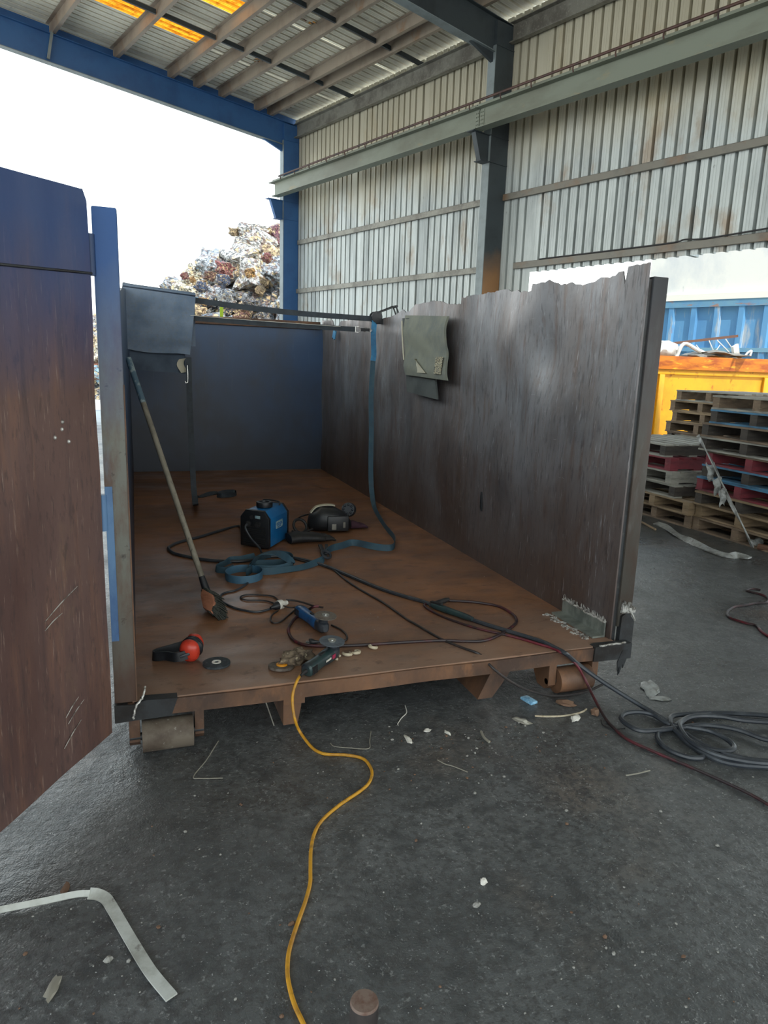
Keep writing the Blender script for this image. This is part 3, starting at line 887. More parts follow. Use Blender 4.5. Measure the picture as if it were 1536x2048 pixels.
mb = MB()
mb.grid(wall_pt, len(ys) - 1, NZ, 0.009, (1, 0, 0))
mb.build('side_wall', 'wall_steel', bin_, ang=60)
mb = MB()
mb.box((2.25, 2.86, 0.15), (2.40, 9.05, 0.2))
mb.build('sill_beam', 'rust', bin_)
mb = MB()
c = Vector((2.318, 4.388, 0.69))
mb.prism([c + Vector((0, 0, 0.06)), c + Vector((0, 0.008, 0.03)), c + Vector((0, 0.006, -0.05)), c + Vector((0, -0.012, -0.08)), c + Vector((0, -0.008, 0.02))], (-0.012, 0, 0))
mb.build('torn_slit', 'black', bin_)

# front posts
mb = MB()
mb.box((-0.118, 2.80, 0.23), (-0.034, 2.90, 2.115))
mb.build('post', 'post_paint_haze', bin_, bevel=0.006)
mb = MB()
mb.box((-0.117, 2.796, 0.50), (-0.09, 2.80, 1.12))
mb.build('blue_edge_strip', 'blue_strip', bin_)
mb = MB()
mb.box((-0.036, 2.80, 0.23), (-0.031, 2.84, 1.5))
mb.build('post_lip', 'rust', bin_)
mb = MB()
mb.box((2.352, 2.86, 0.30), (2.436, 2.95, 2.062))
mb.build('post', 'post_steel', bin_, bevel=0.004)
mb = MB()
mb.box((2.331, 2.872, 0.22), (2.352, 2.93, 2.05))
mb.build('post_lip', 'dark_steel', bin_)
mb = MB()
mb.prism([(2.36, 2.845, 0.15), (2.43, 2.845, 0.15), (2.445, 2.845, 0.2), (2.445, 2.845, 0.33), (2.40, 2.845, 0.385), (2.365, 2.845, 0.36)], (0, 0.03, 0))
mb.build('foot_plate', 'dark_steel', bin_)
mb = MB()
for i in range(14):
    x = 2.365 + 0.075 * i / 13
    h = random.uniform(0.02, 0.07)
    mb.prism([(x - 0.004, 2.842, 0.38), (x + 0.005, 2.842, 0.378), (x + random.uniform(-0.004, 0.006), 2.842, 0.38 + h)], (0, 0.016, 0))
mb.tube([(2.40, 2.84, 0.40), (2.425, 2.84, 0.37), (2.447, 2.842, 0.335)], 0.005, 6)
tag(mb.build('ground_weld', 'bright_steel', bin_), kind='stuff')
mb = MB()
for xt, xb, w_, z0, yy in ((2.36, 2.325, 0.035, 0.085, 2.786), (2.38, 2.35, 0.03, 0.06, 2.80), (2.405, 2.36, 0.035, 0.04, 2.82), (2.425, 2.40, 0.03, 0.07, 2.835)):
    mb.prism([(xt - w_ / 2, yy, 0.2), (xt + w_ / 2, yy, 0.2), (xb + w_ * 0.4, yy + 0.006, z0 + 0.03), (xb + w_ * 0.1, yy + 0.006, z0), (xb - w_ * 0.2, yy, z0 + 0.05)], (0, 0.006, 0))
mb.build_each('torn_flap', 'dark_steel', bin_)

# angle iron welded into the right-hand corner
mb = MB()
mb.prism([(2.312, 2.90, 0.232), (2.312, 2.90, 0.312), (2.303, 2.90, 0.312), (2.303, 2.90, 0.242), (2.235, 2.90, 0.242), (2.235, 2.90, 0.232)], (0, 0.39, 0))
mb.build('angle_bracket', 'new_steel', bin_)
mb = MB()
p = [(2.303 + random.uniform(-0.003, 0.003), 2.90 + 0.39 * i / 30, 0.315 + random.uniform(-0.003, 0.003)) for i in range(31)]
mb.tube(p, 0.0055, 6, 1)
mb.build('weld_bead', 'bright_steel', bin_)
mb = MB()
for i in range(150):
    y = 2.90 + 0.40 * random.random()
    x = 2.231 - random.random() ** 2 * 0.04 - 0.02 * abs(math.sin(y * 31))
    mb.obox((x, y, 0.232), (random.uniform(0.003, 0.009), random.uniform(-0.004, 0.004), 0), (random.uniform(-0.002, 0.002), random.uniform(0.0012, 0.003), 0), (0, 0, random.uniform(0.001, 0.004)))
for i in range(70):
    y = 2.90 + 0.39 * i / 69
    h = random.uniform(0.006, 0.03)
    mb.prism([(2.312, y - 0.0025, 0.316), (2.312, y + 0.003, 0.316), (2.313, y + random.uniform(0, 0.02), 0.316 + h)], (-0.002, 0, 0))
tag(mb.build('ground_weld', 'bright_steel', bin_), kind='stuff')

# rollers in their brackets, and skid rails
for nm, x0, x1, yc in (('left', -0.018, 0.185, 2.815), ('right', 1.968, 2.165, 2.82)):
    mb = MB()
    mb.cyl((x0, yc, 0.066), (x1, yc, 0.066), 0.066, 28)
    mb.build('roller', 'roller' if nm == 'left' else 'rust', bin_, ang=50)
    for xa, xb in ((x0 - 0.05, x0 - 0.008), (x1 + 0.008, x1 + 0.045)):
        mb = MB()
        mb.prism([(xa, 2.80, 0.16), (xa, 2.80, 0.05), (xa, 2.83, 0.022), (xa, 2.90, 0.022), (xa, 3.0, 0.16)], (xb - xa, 0, 0))
        mb.build('roller_bracket', 'rust', bin_)
    mb = MB()
    mb.cyl((x0 - 0.05, yc, 0.066), (x1 + 0.045, yc, 0.066), 0.016, 12)
    mb.build('roller_axle', 'dark_steel', bin_)
mb = MB()
mb.prism([(0.575, 2.83, 0.16), (0.66, 2.83, 0.16), (0.655, 2.83, 0.10), (0.64, 2.83, 0.018), (0.575, 2.83, 0.018)], (0, 5.9, 0))
mb.prism([(0.57, 2.80, 0.16), (0.665, 2.80, 0.16), (0.665, 2.80, 0.13), (0.57, 2.80, 0.13)], (0, 0.1, 0))
mb.build('skid_rail', 'rust', bin_)
mb = MB()
mb.bar((0.492, 2.85, 0.16), (0.535, 2.86, 0.02), 0.05, 0.005, (1, 0, 0))
mb.build('brace_strip', 'galv', bin_)
mb = MB()
mb.prism([(1.61, 2.83, 0.16), (1.72, 2.83, 0.16), (1.70, 2.83, 0.12), (1.62, 2.83, 0.012), (1.54, 2.83, 0.012)], (0, 5.9, 0))
mb.build('skid_rail', 'rust', bin_)
mb = MB()
mb.box((-0.05, 4.5, 0.05), (2.3, 4.56, 0.2))
mb.box((-0.05, 7.0, 0.05), (2.3, 7.06, 0.2))
mb.build('cross_member', 'rust', bin_)

# the door, hinged on the left post and swung out towards the viewer
dd = Vector((-0.503, -0.864, 0)).normalized()
dn = Vector((-0.864, 0.503, 0))
H0 = Vector((-0.131, 2.778, 0))


def door_pt(s, t):
    z = 0.12 + 2.035 * t - 0.06 * s * 0
    ps = H0 + dd * (1.22 * s)
    b = 0.006 * noise.noise((s * 4, t * 6, 1.5))
    r = 0.02 if (t > 0.99 and s < 0.01) else 0
    return (ps.x + dn.x * b + dd.x * r, ps.y + dn.y * b + dd.y * r, z + (2.158 - 2.155 - 0.10 * s) * t)


mb = MB()
mb.grid(door_pt, 40, 60, 0.05, dn)
door = mb.build('door', 'door', bin_, ang=50)
mb = MB()
pts = [Vector(door_pt(s / 20, 0.866 + 0.0 * s)) - dn * 0.003 for s in range(21)]
mb.tube(pts, 0.0045, 6, 1)
mb.build('plate_seam', 'dark_steel', door)
for zz in (1.95, 1.02):
    mb = MB()
    mb.box((-0.135, 2.80, zz - 0.06), (-0.112, 2.86, zz + 0.06))
    mb.cyl((-0.126, 2.80, zz - 0.07), (-0.126, 2.80, zz + 0.07), 0.016, 12)
    mb.build('hinge', 'blue_strip' if zz < 1.5 else 'navy', bin_)
mb = MB()
random.seed(11)
for (s, z, l, a) in ((0.36, 0.72, 0.2, 0.35), (0.36, 0.69, 0.1, 0.3), (0.28, 0.33, 0.09, 0.5), (0.27, 0.30, 0.11, 0.45), (0.30, 0.22, 0.12, 0.5)):
    p = H0 + dd * s + Vector((0, 0, z)) - dn * 0.0015
    q = p + (dd * -math.cos(a) + Vector((0, 0, math.sin(a)))) * l
    mb.tube([p, (p + q) / 2 + Vector((0, 0, 0.004)), q], [0.0012, 0.0022, 0.0008], 5, 4)
mb.build_each('scratch_mark', 'bright_steel', door)
mb = MB()
for px in ((0.37, 1.36), (0.38, 1.335), (0.45, 1.31), (0.32, 1.29)):
    p = H0 + dd * px[0] * 0.55 + Vector((0, 0, px[1] + 0.02)) - dn * 0.003
    mb.sphere(p, 0.006, 0.006, 0.007, 8, 6)
mb.build_each('weld_spatter', 'bright_steel', door)

# ------------------------------------------------------------------ straps and padding blankets
YS = 6.75
st = thing('ratchet_strap', (2.3, YS, 2.06), 'ratchet strap pulled across the bin, blue tail hanging down the right wall', 'strap')
mb = MB()
mb.ribbon([(-0.06, YS, 2.215), (0.55, YS, 2.125), (1.4, YS, 2.068), (2.24, YS, 2.052)], 0.05, 0.004, (0, 0, 1))
mb.build('webbing', 'webbing_dark', st)
mb = MB()
mb.cyl((2.27, YS - 0.035, 2.07), (2.27, YS + 0.035, 2.07), 0.042, 20)
mb.ring((2.27, YS - 0.045, 2.07), (0, 1, 0), 0.0, 0.055, 0.006)
mb.ring((2.27, YS + 0.04, 2.07), (0, 1, 0), 0.0, 0.055, 0.006)
mb.build('ratchet_drum', 'black', st)
mb = MB()
for sy in (-0.038, 0.038):
    mb.bar((2.26, YS + sy, 2.03), (2.54, YS + sy, 2.045), 0.006, 0.05)
mb.cyl((2.36, YS - 0.045, 2.04), (2.36, YS + 0.045, 2.04), 0.012, 10)
mb.box((2.42, YS - 0.035, 2.02), (2.53, YS + 0.035, 2.075))
mb.build('ratchet_frame', 'black', st)
mb = MB()
for sy in (-0.042, 0.042):
    mb.tube([(2.27, YS + sy, 2.11), (2.34, YS + sy, 2.135), (2.46, YS + sy, 2.185)], 0.008, 6)
    mb.tube([(2.46, YS + sy, 2.185), (2.49, YS + sy, 2.12), (2.5, YS + sy, 2.06)], 0.008, 6)
mb.cyl((2.47, YS - 0.05, 2.182), (2.47, YS + 0.05, 2.182), 0.012, 8)
mb.build('ratchet_handle', 'black', st)
mb = MB()
mb.ribbon([(2.255, YS - 0.01, 2.04), (2.245, YS - 0.02, 1.9), (2.255, YS - 0.02, 1.72), (2.245, YS - 0.03, 1.65)], 0.052, 0.003, (1, -0.25, 0))
t_ = mb.build('strap_tail', 'webbing_blue', st)
t_['label'] = 'bright blue upper end of the tail'
mb = MB()
mb.ribbon([(2.245, YS - 0.03, 1.65), (2.24, YS - 0.02, 1.3), (2.25, YS - 0.03, 0.95), (2.255, YS - 0.03, 0.6), (2.262, YS - 0.05, 0.38), (2.211, 6.47, 0.265), (2.108, 6.071, 0.26), (1.994, 5.51, 0.258), (1.933, 5.131, 0.26), (1.872, 4.929, 0.26), (1.802, 4.816, 0.257), (1.724, 4.836, 0.256), (1.651, 4.905, 0.258), (1.558, 5.018, 0.258), (1.45, 4.951, 0.257), (1.342, 4.872, 0.26), (1.253, 4.733, 0.26)], 0.05, 0.003,
          sides=[(1, -.25, 0)] * 4 + [(1, -.4, 0.1), (.7, -.3, .6), (.3, 0, 1), (0, 0, 1), (0, 0, 1), (0, 0, 1), (0, 0, 1), (0, 0.2, 1), (0, 0.5, 1), (0, 0.6, 1), (0, .4, 1), (0, 0, 1), (0, 0, 1)])
mb.build('strap_tail', 'webbing', st)

# second strap just below, ending in a wire buckle hooked to the blue tail
st2 = thing('buckle_strap', (2.1, YS - 0.02, 1.94), 'dark strap with wire buckle running along below the ratchet strap', 'strap')
mb = MB()
mb.ribbon([(0.50, YS - 0.06, 1.965), (1.2, YS - 0.04, 1.95), (1.8, YS - 0.03, 1.945), (2.06, YS - 0.02, 1.943)], 0.046, 0.004, (0, 0, 1))
mb.build('webbing', 'webbing_dark', st2)
mb = MB()
for s in (-1, 1):
    mb.tube([(2.06, YS - 0.02, 1.943 + s * 0.024), (2.09, YS - 0.025, 1.943 + s * 0.026), (2.12, YS - 0.025, 1.943 + s * 0.008), (2.17, YS - 0.025, 1.943 + s * 0.018), (2.225, YS - 0.03, 1.943 + s * 0.006)], 0.0045, 6)
mb.cyl((2.06, YS - 0.022, 1.915), (2.06, YS - 0.022, 1.971), 0.006, 8)
mb.build('wire_buckle', 'chrome', st2)
mb = MB()
mb.box((2.11, YS - 0.035, 1.928), (2.2, YS - 0.022, 1.958))
mb.build('buckle_tongue', 'black', st2)
mb = MB()
mb.tube([(0.5, YS - 0.1, 1.985), (1.0, YS - 0.1, 1.972), (1.45, YS - 0.09, 1.965), (1.9, YS - 0.05, 1.96)], 0.002, 6)
mb.build('stray_thread', 'white', st2)

# strap end hanging from the left blanket down to the bed
st3 = thing('hanging_strap', (0.47, 6.62, 0.25), 'dark strap hanging below the left blanket, its end bunched on the bed', 'strap')
mb = MB()
mb.ribbon([(0.475, 6.64, 1.62), (0.475, 6.62, 1.2), (0.482, 6.6, 0.8), (0.49, 6.58, 0.45), (0.50, 6.52, 0.29), (0.549, 7.155, 0.242), (0.607, 7.212, 0.24), (0.706, 7.301, 0.252), (0.803, 7.4, 0.242)], 0.05, 0.004,
          sides=[(1, 0.1, 0)] * 4 + [(1, 0.2, 0), (1, .6, 0), (.3, 1, .2), (0, 1, 0.5), (0, 1, 0.2)])
mb.build('webbing', 'webbing_dark', st3)
mb = MB()
for k in range(3):
    mb.ribbon([(0.783, 7.315, 0.242), (0.861, 7.321, 0.26), (0.969, 7.36, 0.25), (0.952, 7.232, 0.242), (0.818, 7.127, 0.26), (0.765, 7.189, 0.25)][::1 if k % 2 else -1], 0.045 - 0.01 * k, 0.005, (0, 0.3 * k, 1))
mb.build('bunched_end', 'webbing_dark', st3)
mb = MB()
mb.tube([(0.462, 6.63, 1.55), (0.464, 6.62, 1.48), (0.462, 6.62, 1.40)], 0.004, 6)
mb.tube([(0.462, 6.62, 1.40), (0.445, 6.62, 1.395), (0.44, 6.62, 1.41)], 0.004, 6)
mb.build('wire_hook', 'chrome', st3)


def blanket(name, label, mtl, front, drop_fn, back_d, th, loc):
    pass


# left blanket, folded over the strap and the left wall top
bl = thing('moving_blanket', (0.25, 6.64, 1.5), 'grey padding blanket folded over the strap at the left wall', 'blanket')


def lb(s, t):
    # s across (left to right), t from behind, over the top, to the front hem
    x = -0.055 + 0.605 * s
    zt = 2.222 - 0.045 * s
    if t < 0.22:
        q = t / 0.22
        return (x, 6.80 - 0.012 * q, 1.72 + (zt - 0.02 - 1.72) * q)
    if t < 0.32:
        q = (t - 0.22) / 0.10
        a = math.pi * (1 - q)
        return (x, 6.735 + 0.055 * math.cos(a) * -1 * -1, zt - 0.02 + 0.03 * math.sin(a))
    q = (t - 0.32) / 0.68
    xe = x - 0.06 * q * s
    y = 6.68 - 0.02 * math.sin(q * 2.6) + 0.012 * noise.noise((s * 3, q * 5, 1)) + 0.012 * math.sin(q * 14 + s * 2) * (q ** 2)
    return (xe, y, zt - 0.02 - (0.525 + 0.012 * math.sin(s * 5)) * q)


mb = MB()
mb.grid(lb, 26, 54, 0.016, (0, -1, 0))
mb.build('outer_fold', 'blanket2', bl, ang=70)
mb = MB()
mb.grid(lambda s, t: (-0.02 + 0.47 * s, 6.725 + 0.0 * t + 0.012 * noise.noise((s * 4, t * 3, 5)), 1.70 - 0.205 * t - 0.02 * s * t), 20, 12, 0.014, (0, -1, 0))
mb.build('inner_fold', 'blanket_shade', bl, ang=70)
mb = MB()
mb.grid(lambda s, t: (0.395 + 0.06 * s - 0.02 * math.sin(t * 4), 6.695 + 0.008 * math.sin(t * 5), 1.60 - 0.12 * t + 0.012 * s), 6, 8, 0.006, (0, -1, 0))
mb.build('turned_corner', 'cream', bl)

# right blanket, hung over the right wall
br = thing('moving_blanket', (2.27, 5.55, 1.45), 'olive grey padding blanket hung over the right wall beside the ratchet', 'blanket')
Y0, Y1 = 5.893, 5.005


def rb(s, t):
    # s from far edge to near edge, t from the hidden back over the top to the front hem
    y = Y0 + (Y1 - Y0) * s
    zt = 2.041 + (-0.054) * s
    q = t
    x = 2.27 - 0.035 * math.sin(min(1, q * 3) * 1.57) + 0.014 * noise.noise((s * 3, q * 4, 3)) - 0.012 * math.sin(q * 9) * q
    ye = y - 0.13 * q * s - 0.16 * q * (1 - s)
    return (x, ye, zt - (0.505 + 0.0 * s - 0.03 * s) * q)


mb = MB()
mb.grid(rb, 24, 44, 0.018, (-1, 0, 0))
mb.build('outer_fold', 'blanket', br, ang=70)
mb = MB()
mb.grid(lambda s, t: (2.268 - 0.012 * t + 0.008 * noise.noise((s * 3, t * 4, 9)), Y0 + 0.07 - 0.22 * t - (0.62 + 0.02 * t) * s, 2.02 - 0.63 * t - 0.03 * s), 20, 30, 0.016, (-1, 0, 0))
mb.build('inner_fold', 'blanket_dark', br, ang=70)
mb = MB()
mb.grid(lambda s, t: (2.21 - 0.02 * s, 5.48 - 0.25 * s * (1 - t), 1.559 + 0.11 * t), 4, 4, 0.004, (-1, 0, 0))
mb.build('turned_corner', 'cream', br)
mb = MB()
mb.grid(lambda s, t: (2.198 + 0.012 * t, 5.08 - 0.13 * s, 1.555 + 0.13 * t), 4, 4, 0.004, (-1, 0, 0))
p_ = mb.build('frayed_patch', 'tape', br)
p_['label'] = 'speckled frayed patch near the hem'
mb = MB()
mb.tube([(2.215, Y0 - 0.02, 1.99), (2.21, Y0 - 0.06, 1.85), (2.208, Y0 - 0.12, 1.66)], 0.006, 6)
mb.build('seam_edge', 'cream', br)
# blue rag scraps at the wall by the straps
mb = MB()
mb.grid(lambda s, t: (2.28 - 0.01 * t, 8.324 - 0.12 * s + 0.02 * t, 1.993 - 0.09 * t + 0.015 * math.sin(6 * s)), 8, 6, 0.01, (-1, 0, 0))
tag(mb.build('cloth_scrap', 'webbing_blue', origin=(2.28, 8.2, 1.95)), 'small bright blue scrap on the far right wall below the buckle strap', 'rag')

# ------------------------------------------------------------------ welder and what lies round it
f_ = Vector((0.72, -0.69, 0)).normalized()     # across the welder's front
d_ = Vector((0.56, 0.83, 0)).normalized()      # from its front to its back
wc = Vector((0.812, 5.1, 0.23))
wd_ = thing('welding_machine', wc, 'blue inverter welding machine with black louvred front on the rusty bed', 'welder')


def wprof(k, zlift, y, hw=0.128, h=0.292):
    pts = [(-hw, 0.012), (hw, 0.012), (hw * 1.0, h * 0.80), (hw * 0.62, h), (-hw * 0.62, h), (-hw, h * 0.80)]
    return [wc + f_ * (a * k) + d_ * y + Vector((0, 0, (z - 0.15) * k + 0.15 + zlift)) for a, z in pts]


mb = MB()
mb.prism(wprof(0.97, 0, 0.03), d_ * 0.33)
mb.build('blue_case', 'welder_blue', wd_, bevel=0.006)
mb = MB()
mb.prism(wprof(1.0, 0, 0.0), d_ * 0.035)
fp = mb.build('front_panel', 'black', wd_, bevel=0.006)
mb = MB()
mb.prism(wprof(1.0, 0, 0.355), d_ * 0.03)
mb.build('rear_panel', 'black', wd_, bevel=0.006)
for i in range(9):
    mb = MB()
    c = wc - d_ * 0.002 + Vector((0, 0, 0.035 + i * 0.0165))
    mb.obox(c, f_ * 0.098, d_ * 0.004, (0, 0, 0.0045))
    mb.build('louvre', 'rubber', fp)
for s, z in ((-0.05, 0.188), (0.035, 0.188)):
    mb = MB()
    c = wc + f_ * s + Vector((0, 0, z))
    mb.cyl(c, c - d_ * 0.022, 0.021, 18)
    mb.cyl(c - d_ * 0.02, c - d_ * 0.03, 0.014, 14)
    mb.build('output_socket', 'rubber', fp)
mb = MB()
mb.obox(wc + f_ * 0.03 - d_ * 0.002 + Vector((0, 0, 0.243)), f_ * 0.022, d_ * 0.002, (0, 0, 0.011))
mb.build('display_window', 'label_pale', fp)
mb = MB()
c = wc - f_ * 0.02 + Vector((0, 0, 0.24))
mb.cyl(c, c - d_ * 0.015, 0.015, 16)
mb.build('control_knob', 'rubber', fp)
mb = MB()
c = wc + f_ * 0.1255 + d_ * 0.20 + Vector((0, 0, 0.165))
mb.obox(c, d_ * 0.062, f_ * 0.0015, (0, 0, 0.028))
lab = mb.build('side_label', 'label_pale', wd_)
for z, l in ((0.010, 0.045), (-0.002, 0.05), (-0.016, 0.03)):
    mb = MB()
    mb.obox(c + f_ * 0.002 + Vector((0, 0, z)), d_ * l, f_ * 0.0008, (0, 0, 0.0035))
    mb.build('label_line', 'welder_blue', lab)
mb = MB()
c = wc + d_ * 0.16 + f_ * 0.01 + Vector((0, 0, 0.292))
mb.ring(c, (0, 0, 1), 0.038, 0.062, 0.04, 28)
mb.ring(c, (0, 0, 1), 0.0, 0.04, 0.012, 24)
mb.build('carry_loop', 'black', wd_, bevel=0.004)
mb = MB()
mb.tube([wc + d_ * 0.30 - f_ * 0.07 + Vector((0, 0, 0.29)), wc + d_ * 0.30 - f_ * 0.06 + Vector((0, 0, 0.315)), wc + d_ * 0.30 + f_ * 0.07 + Vector((0, 0, 0.315)), wc + d_ * 0.30 + f_ * 0.08 + Vector((0, 0, 0.285))], 0.006, 8)
mb.build('rear_handle', 'black', wd_)
mb = MB()
mb.tube([wc - f_ * 0.05 - d_ * 0.03 + Vector((0, 0, 0.188)), wc - f_ * 0.05 - d_ * 0.06 + Vector((0, 0, 0.165)), wc - f_ * 0.0 - d_ * 0.055 + Vector((0, 0, 0.09)), wc + f_ * 0.075 - d_ * 0.06 + Vector((0, 0, 0.03)), wc + f_ * 0.11 - d_ * 0.10 + Vector((0, 0, 0.012))], 0.008, 8)
cb = mb.build('front_cable', 'lead', wd_)

# long welding lead: from behind the welder, round the bed, over the edge into the coil
ld = thing('welding_lead', (0.2, 5.231, 0.23), 'thick grey-black lead looping over the bed and down into the coil on the right', 'cable')
mb = MB()
P = [wc - f_ * 0.14 + d_ * 0.05 + Vector((0, 0, 0.10))] + [(0.796, 5.816, 0.241), (0.614, 5.668, 0.241), (0.45, 5.502, 0.241), (0.29, 5.366, 0.241), (0.212, 5.245, 0.241), (0.201, 5.159, 0.241), (0.242, 5.024, 0.241), (0.394, 4.856, 0.241), (0.522, 4.775, 0.241), (0.688, 4.738, 0.241), (0.877, 4.817, 0.241), (1.027, 4.756, 0.241), (1.184, 4.537, 0.241), (1.287, 4.271, 0.241), (1.392, 3.972, 0.241), (1.484, 3.789, 0.241), (1.586, 3.622, 0.241), (1.727, 3.286, 0.241), (1.814, 3.125, 0.241), (1.926, 2.93, 0.241)]
P += [(1.954, 2.825, 0.242), (1.971, 2.753, 0.238), (2.02, 2.773, 0.2), (2.075, 2.769, 0.155), (2.163, 2.697, 0.09), (2.264, 2.548, 0.03)]
P += [(2.307, 2.364, 0.014), (2.308, 2.26, 0.014), (2.322, 2.137, 0.014), (2.375, 2.051, 0.014), (2.472, 1.986, 0.014), (2.664, 1.931, 0.014), (2.877, 1.96, 0.014), (3.025, 2.051, 0.014), (3.028, 2.179, 0.014), (2.83, 2.296, 0.014), (2.621, 2.38, 0.014), (2.502, 2.393, 0.014), (2.361, 2.363, 0.014), (2.288, 2.307, 0.014), (2.258, 2.203, 0.014), (2.262, 2.104, 0.014), (2.303, 2.016, 0.014), (2.446, 1.947, 0.014), (2.656, 1.901, 0.014), (2.899, 1.954, 0.014), (2.979, 2.064, 0.014), (2.901, 2.181, 0.014)]
P += [(2.653, 2.264, 0.03), (2.567, 2.329, 0.03), (2.45, 2.366, 0.03), (2.362, 2.347, 0.03), (2.3, 2.297, 0.03), (2.256, 2.188, 0.03), (2.27, 2.086, 0.03), (2.332, 2.012, 0.03), (2.452, 1.945, 0.03), (2.679, 1.899, 0.03), (2.933, 1.959, 0.03), (2.96, 2.077, 0.03), (2.714, 2.128, 0.03)]
P += [(2.62, 2.107, 0.022), (2.558, 2.22, 0.022), (2.446, 2.295, 0.022), (2.331, 2.308, 0.022), (2.271, 2.311, 0.022), (2.204, 2.316, 0.022), (2.113, 2.337, 0.022), (2.091, 2.395, 0.022), (2.099, 2.456, 0.022), (2.15, 2.492, 0.022), (2.223, 2.486, 0.022), (2.274, 2.442, 0.022), (2.286, 2.345, 0.022), (2.37, 2.288, 0.022), (2.426, 2.235, 0.022), (2.441, 2.154, 0.022), (2.414, 2.096, 0.022), (2.355, 2.088, 0.022), (2.291, 2.136, 0.022), (2.269, 2.216, 0.022), (2.27, 2.288, 0.022), (2.305, 2.364, 0.022), (2.359, 2.408, 0.022), (2.454, 2.401, 0.022), (2.557, 2.382, 0.022)]
mb.tube(P, 0.0115, 8, 4)
mb.build('lead_run', 'lead', ld)
mb = MB()
mb.tube([(2.32, 2.349, 0.012), (2.254, 2.339, 0.012), (2.19, 2.311, 0.012), (2.145, 2.252, 0.012), (2.136, 2.173, 0.012), (2.171, 2.109, 0.012), (2.22, 2.087, 0.012), (2.244, 2.096, 0.012)], 0.0115, 8, 5)
mb.build('lead_end_loop', 'lead', ld)

mb = MB()
mb.tube([(1.025, 4.748, 0.236), (1.134, 4.592, 0.236), (1.224, 4.483, 0.236), (1.254, 4.16, 0.236), (1.286, 3.951, 0.236), (1.342, 3.697, 0.236), (1.376, 3.421, 0.236), (1.4, 3.305, 0.236), (1.446, 3.095, 0.236), (1.503, 2.959, 0.236)] + [(1.541, 2.89, 0.236), (1.563, 2.867, 0.225), (1.578, 2.778, 0.201), (1.642, 2.768, 0.146), (1.748, 2.755, 0.079), (1.874, 2.742, 0.034), (1.978, 2.735, 0.02), (2.107, 2.735, 0.025), (2.21, 2.75, 0.043)], 0.0065, 8)
tag(mb.build('power_cord', 'thin_cord', origin=(1.348, 3.713, 0.23)), 'thin dark cord crossing the bed and sagging across the right roller', 'cable')

# electrode holder with its red and black lead
eh = thing('electrode_holder', (1.684, 3.495, 0.23), 'dark electrode holder with red lead looping round it on the bed', 'electrode holder')
ea, eb = Vector((1.588, 3.553, 0.252)), Vector((1.718, 3.275, 0.252))
mb = MB()
ed_ = (eb - ea).normalized()
es = Vector((-ed_.y, ed_.x, 0))
L_ = (eb - ea).length
mb.loft([(ea + ed_ * L_ * q, es * r1, Vector((0, 0, r2))) for q, r1, r2 in ((0, .012, .014), (.1, .02, .018), (.35, .021, .02), (.6, .017, .018), (.9, .016, .017), (1, .011, .012))], 14)
mb.build('grip', 'tool_green', eh)
mb = MB()
e2 = Vector((1.716, 3.589, 0.26))
mb.loft([(ea + (e2 - ea) * q, Vector((0.4, 0.9, 0)) * r1, Vector((0, 0, r2))) for q, r1, r2 in ((-0.1, .015, .012), (.4, .022, .014), (.8, .02, .016), (1.05, .012, .01))], 12)
mb.build('clamp_jaw', 'rubber', eh)
mb = MB()
mb.bar(ea + Vector((0, 0, 0.018)), Vector((1.62, 3.472, 0.28)), 0.018, 0.01)
mb.build('clamp_lever', 'rubber', eh)
mb = MB()
mb.tube([(1.727, 3.633, 0.238), (1.869, 3.571, 0.238), (1.98, 3.47, 0.238), (1.999, 3.351, 0.238), (1.975, 3.24, 0.238), (1.911, 3.161, 0.238), (1.782, 3.067, 0.238), (1.655, 3.008, 0.238), (1.552, 3.025, 0.238), (1.433, 3.066, 0.238), (1.222, 3.094, 0.238), (1.065, 3.108, 0.238), (0.967, 3.121, 0.238), (0.865, 3.141, 0.238), (0.758, 3.182, 0.238), (0.711, 3.268, 0.238), (0.713, 3.386, 0.238), (0.738, 3.468, 0.238), (0.797, 3.578, 0.238), (0.868, 3.65, 0.238)] + [(0.888, 3.572, 0.29), (0.918, 3.567, 0.295)], 0.008, 8)
mb.build('lead', 'red_lead', eh)

mb = MB()
mb.tube([(1.583, 3.616, 0.237), (1.558, 3.577, 0.237), (1.566, 3.479, 0.237), (1.608, 3.344, 0.237), (1.701, 3.172, 0.237), (1.796, 3.059, 0.237), (1.857, 2.979, 0.237), (1.906, 2.897, 0.237), (1.945, 2.833, 0.237)] + [(1.956, 2.769, 0.238), (2.014, 2.781, 0.2), (2.061, 2.76, 0.15), (2.102, 2.734, 0.07), (2.084, 2.636, 0.03)] + [(2.045, 2.498, 0.008), (2.025, 2.398, 0.008), (2.022, 2.303, 0.008), (2.065, 2.192, 0.008), (2.112, 2.093, 0.008), (2.168, 1.966, 0.008), (2.215, 1.842, 0.008), (2.233, 1.752, 0.008), (2.243, 1.622, 0.008)], 0.0068, 8)
tag(mb.build('red_cable', 'red_lead', origin=(2.035, 2.41, 0.0)), 'dark red cable running off the bed corner across the asphalt to the right', 'cable')

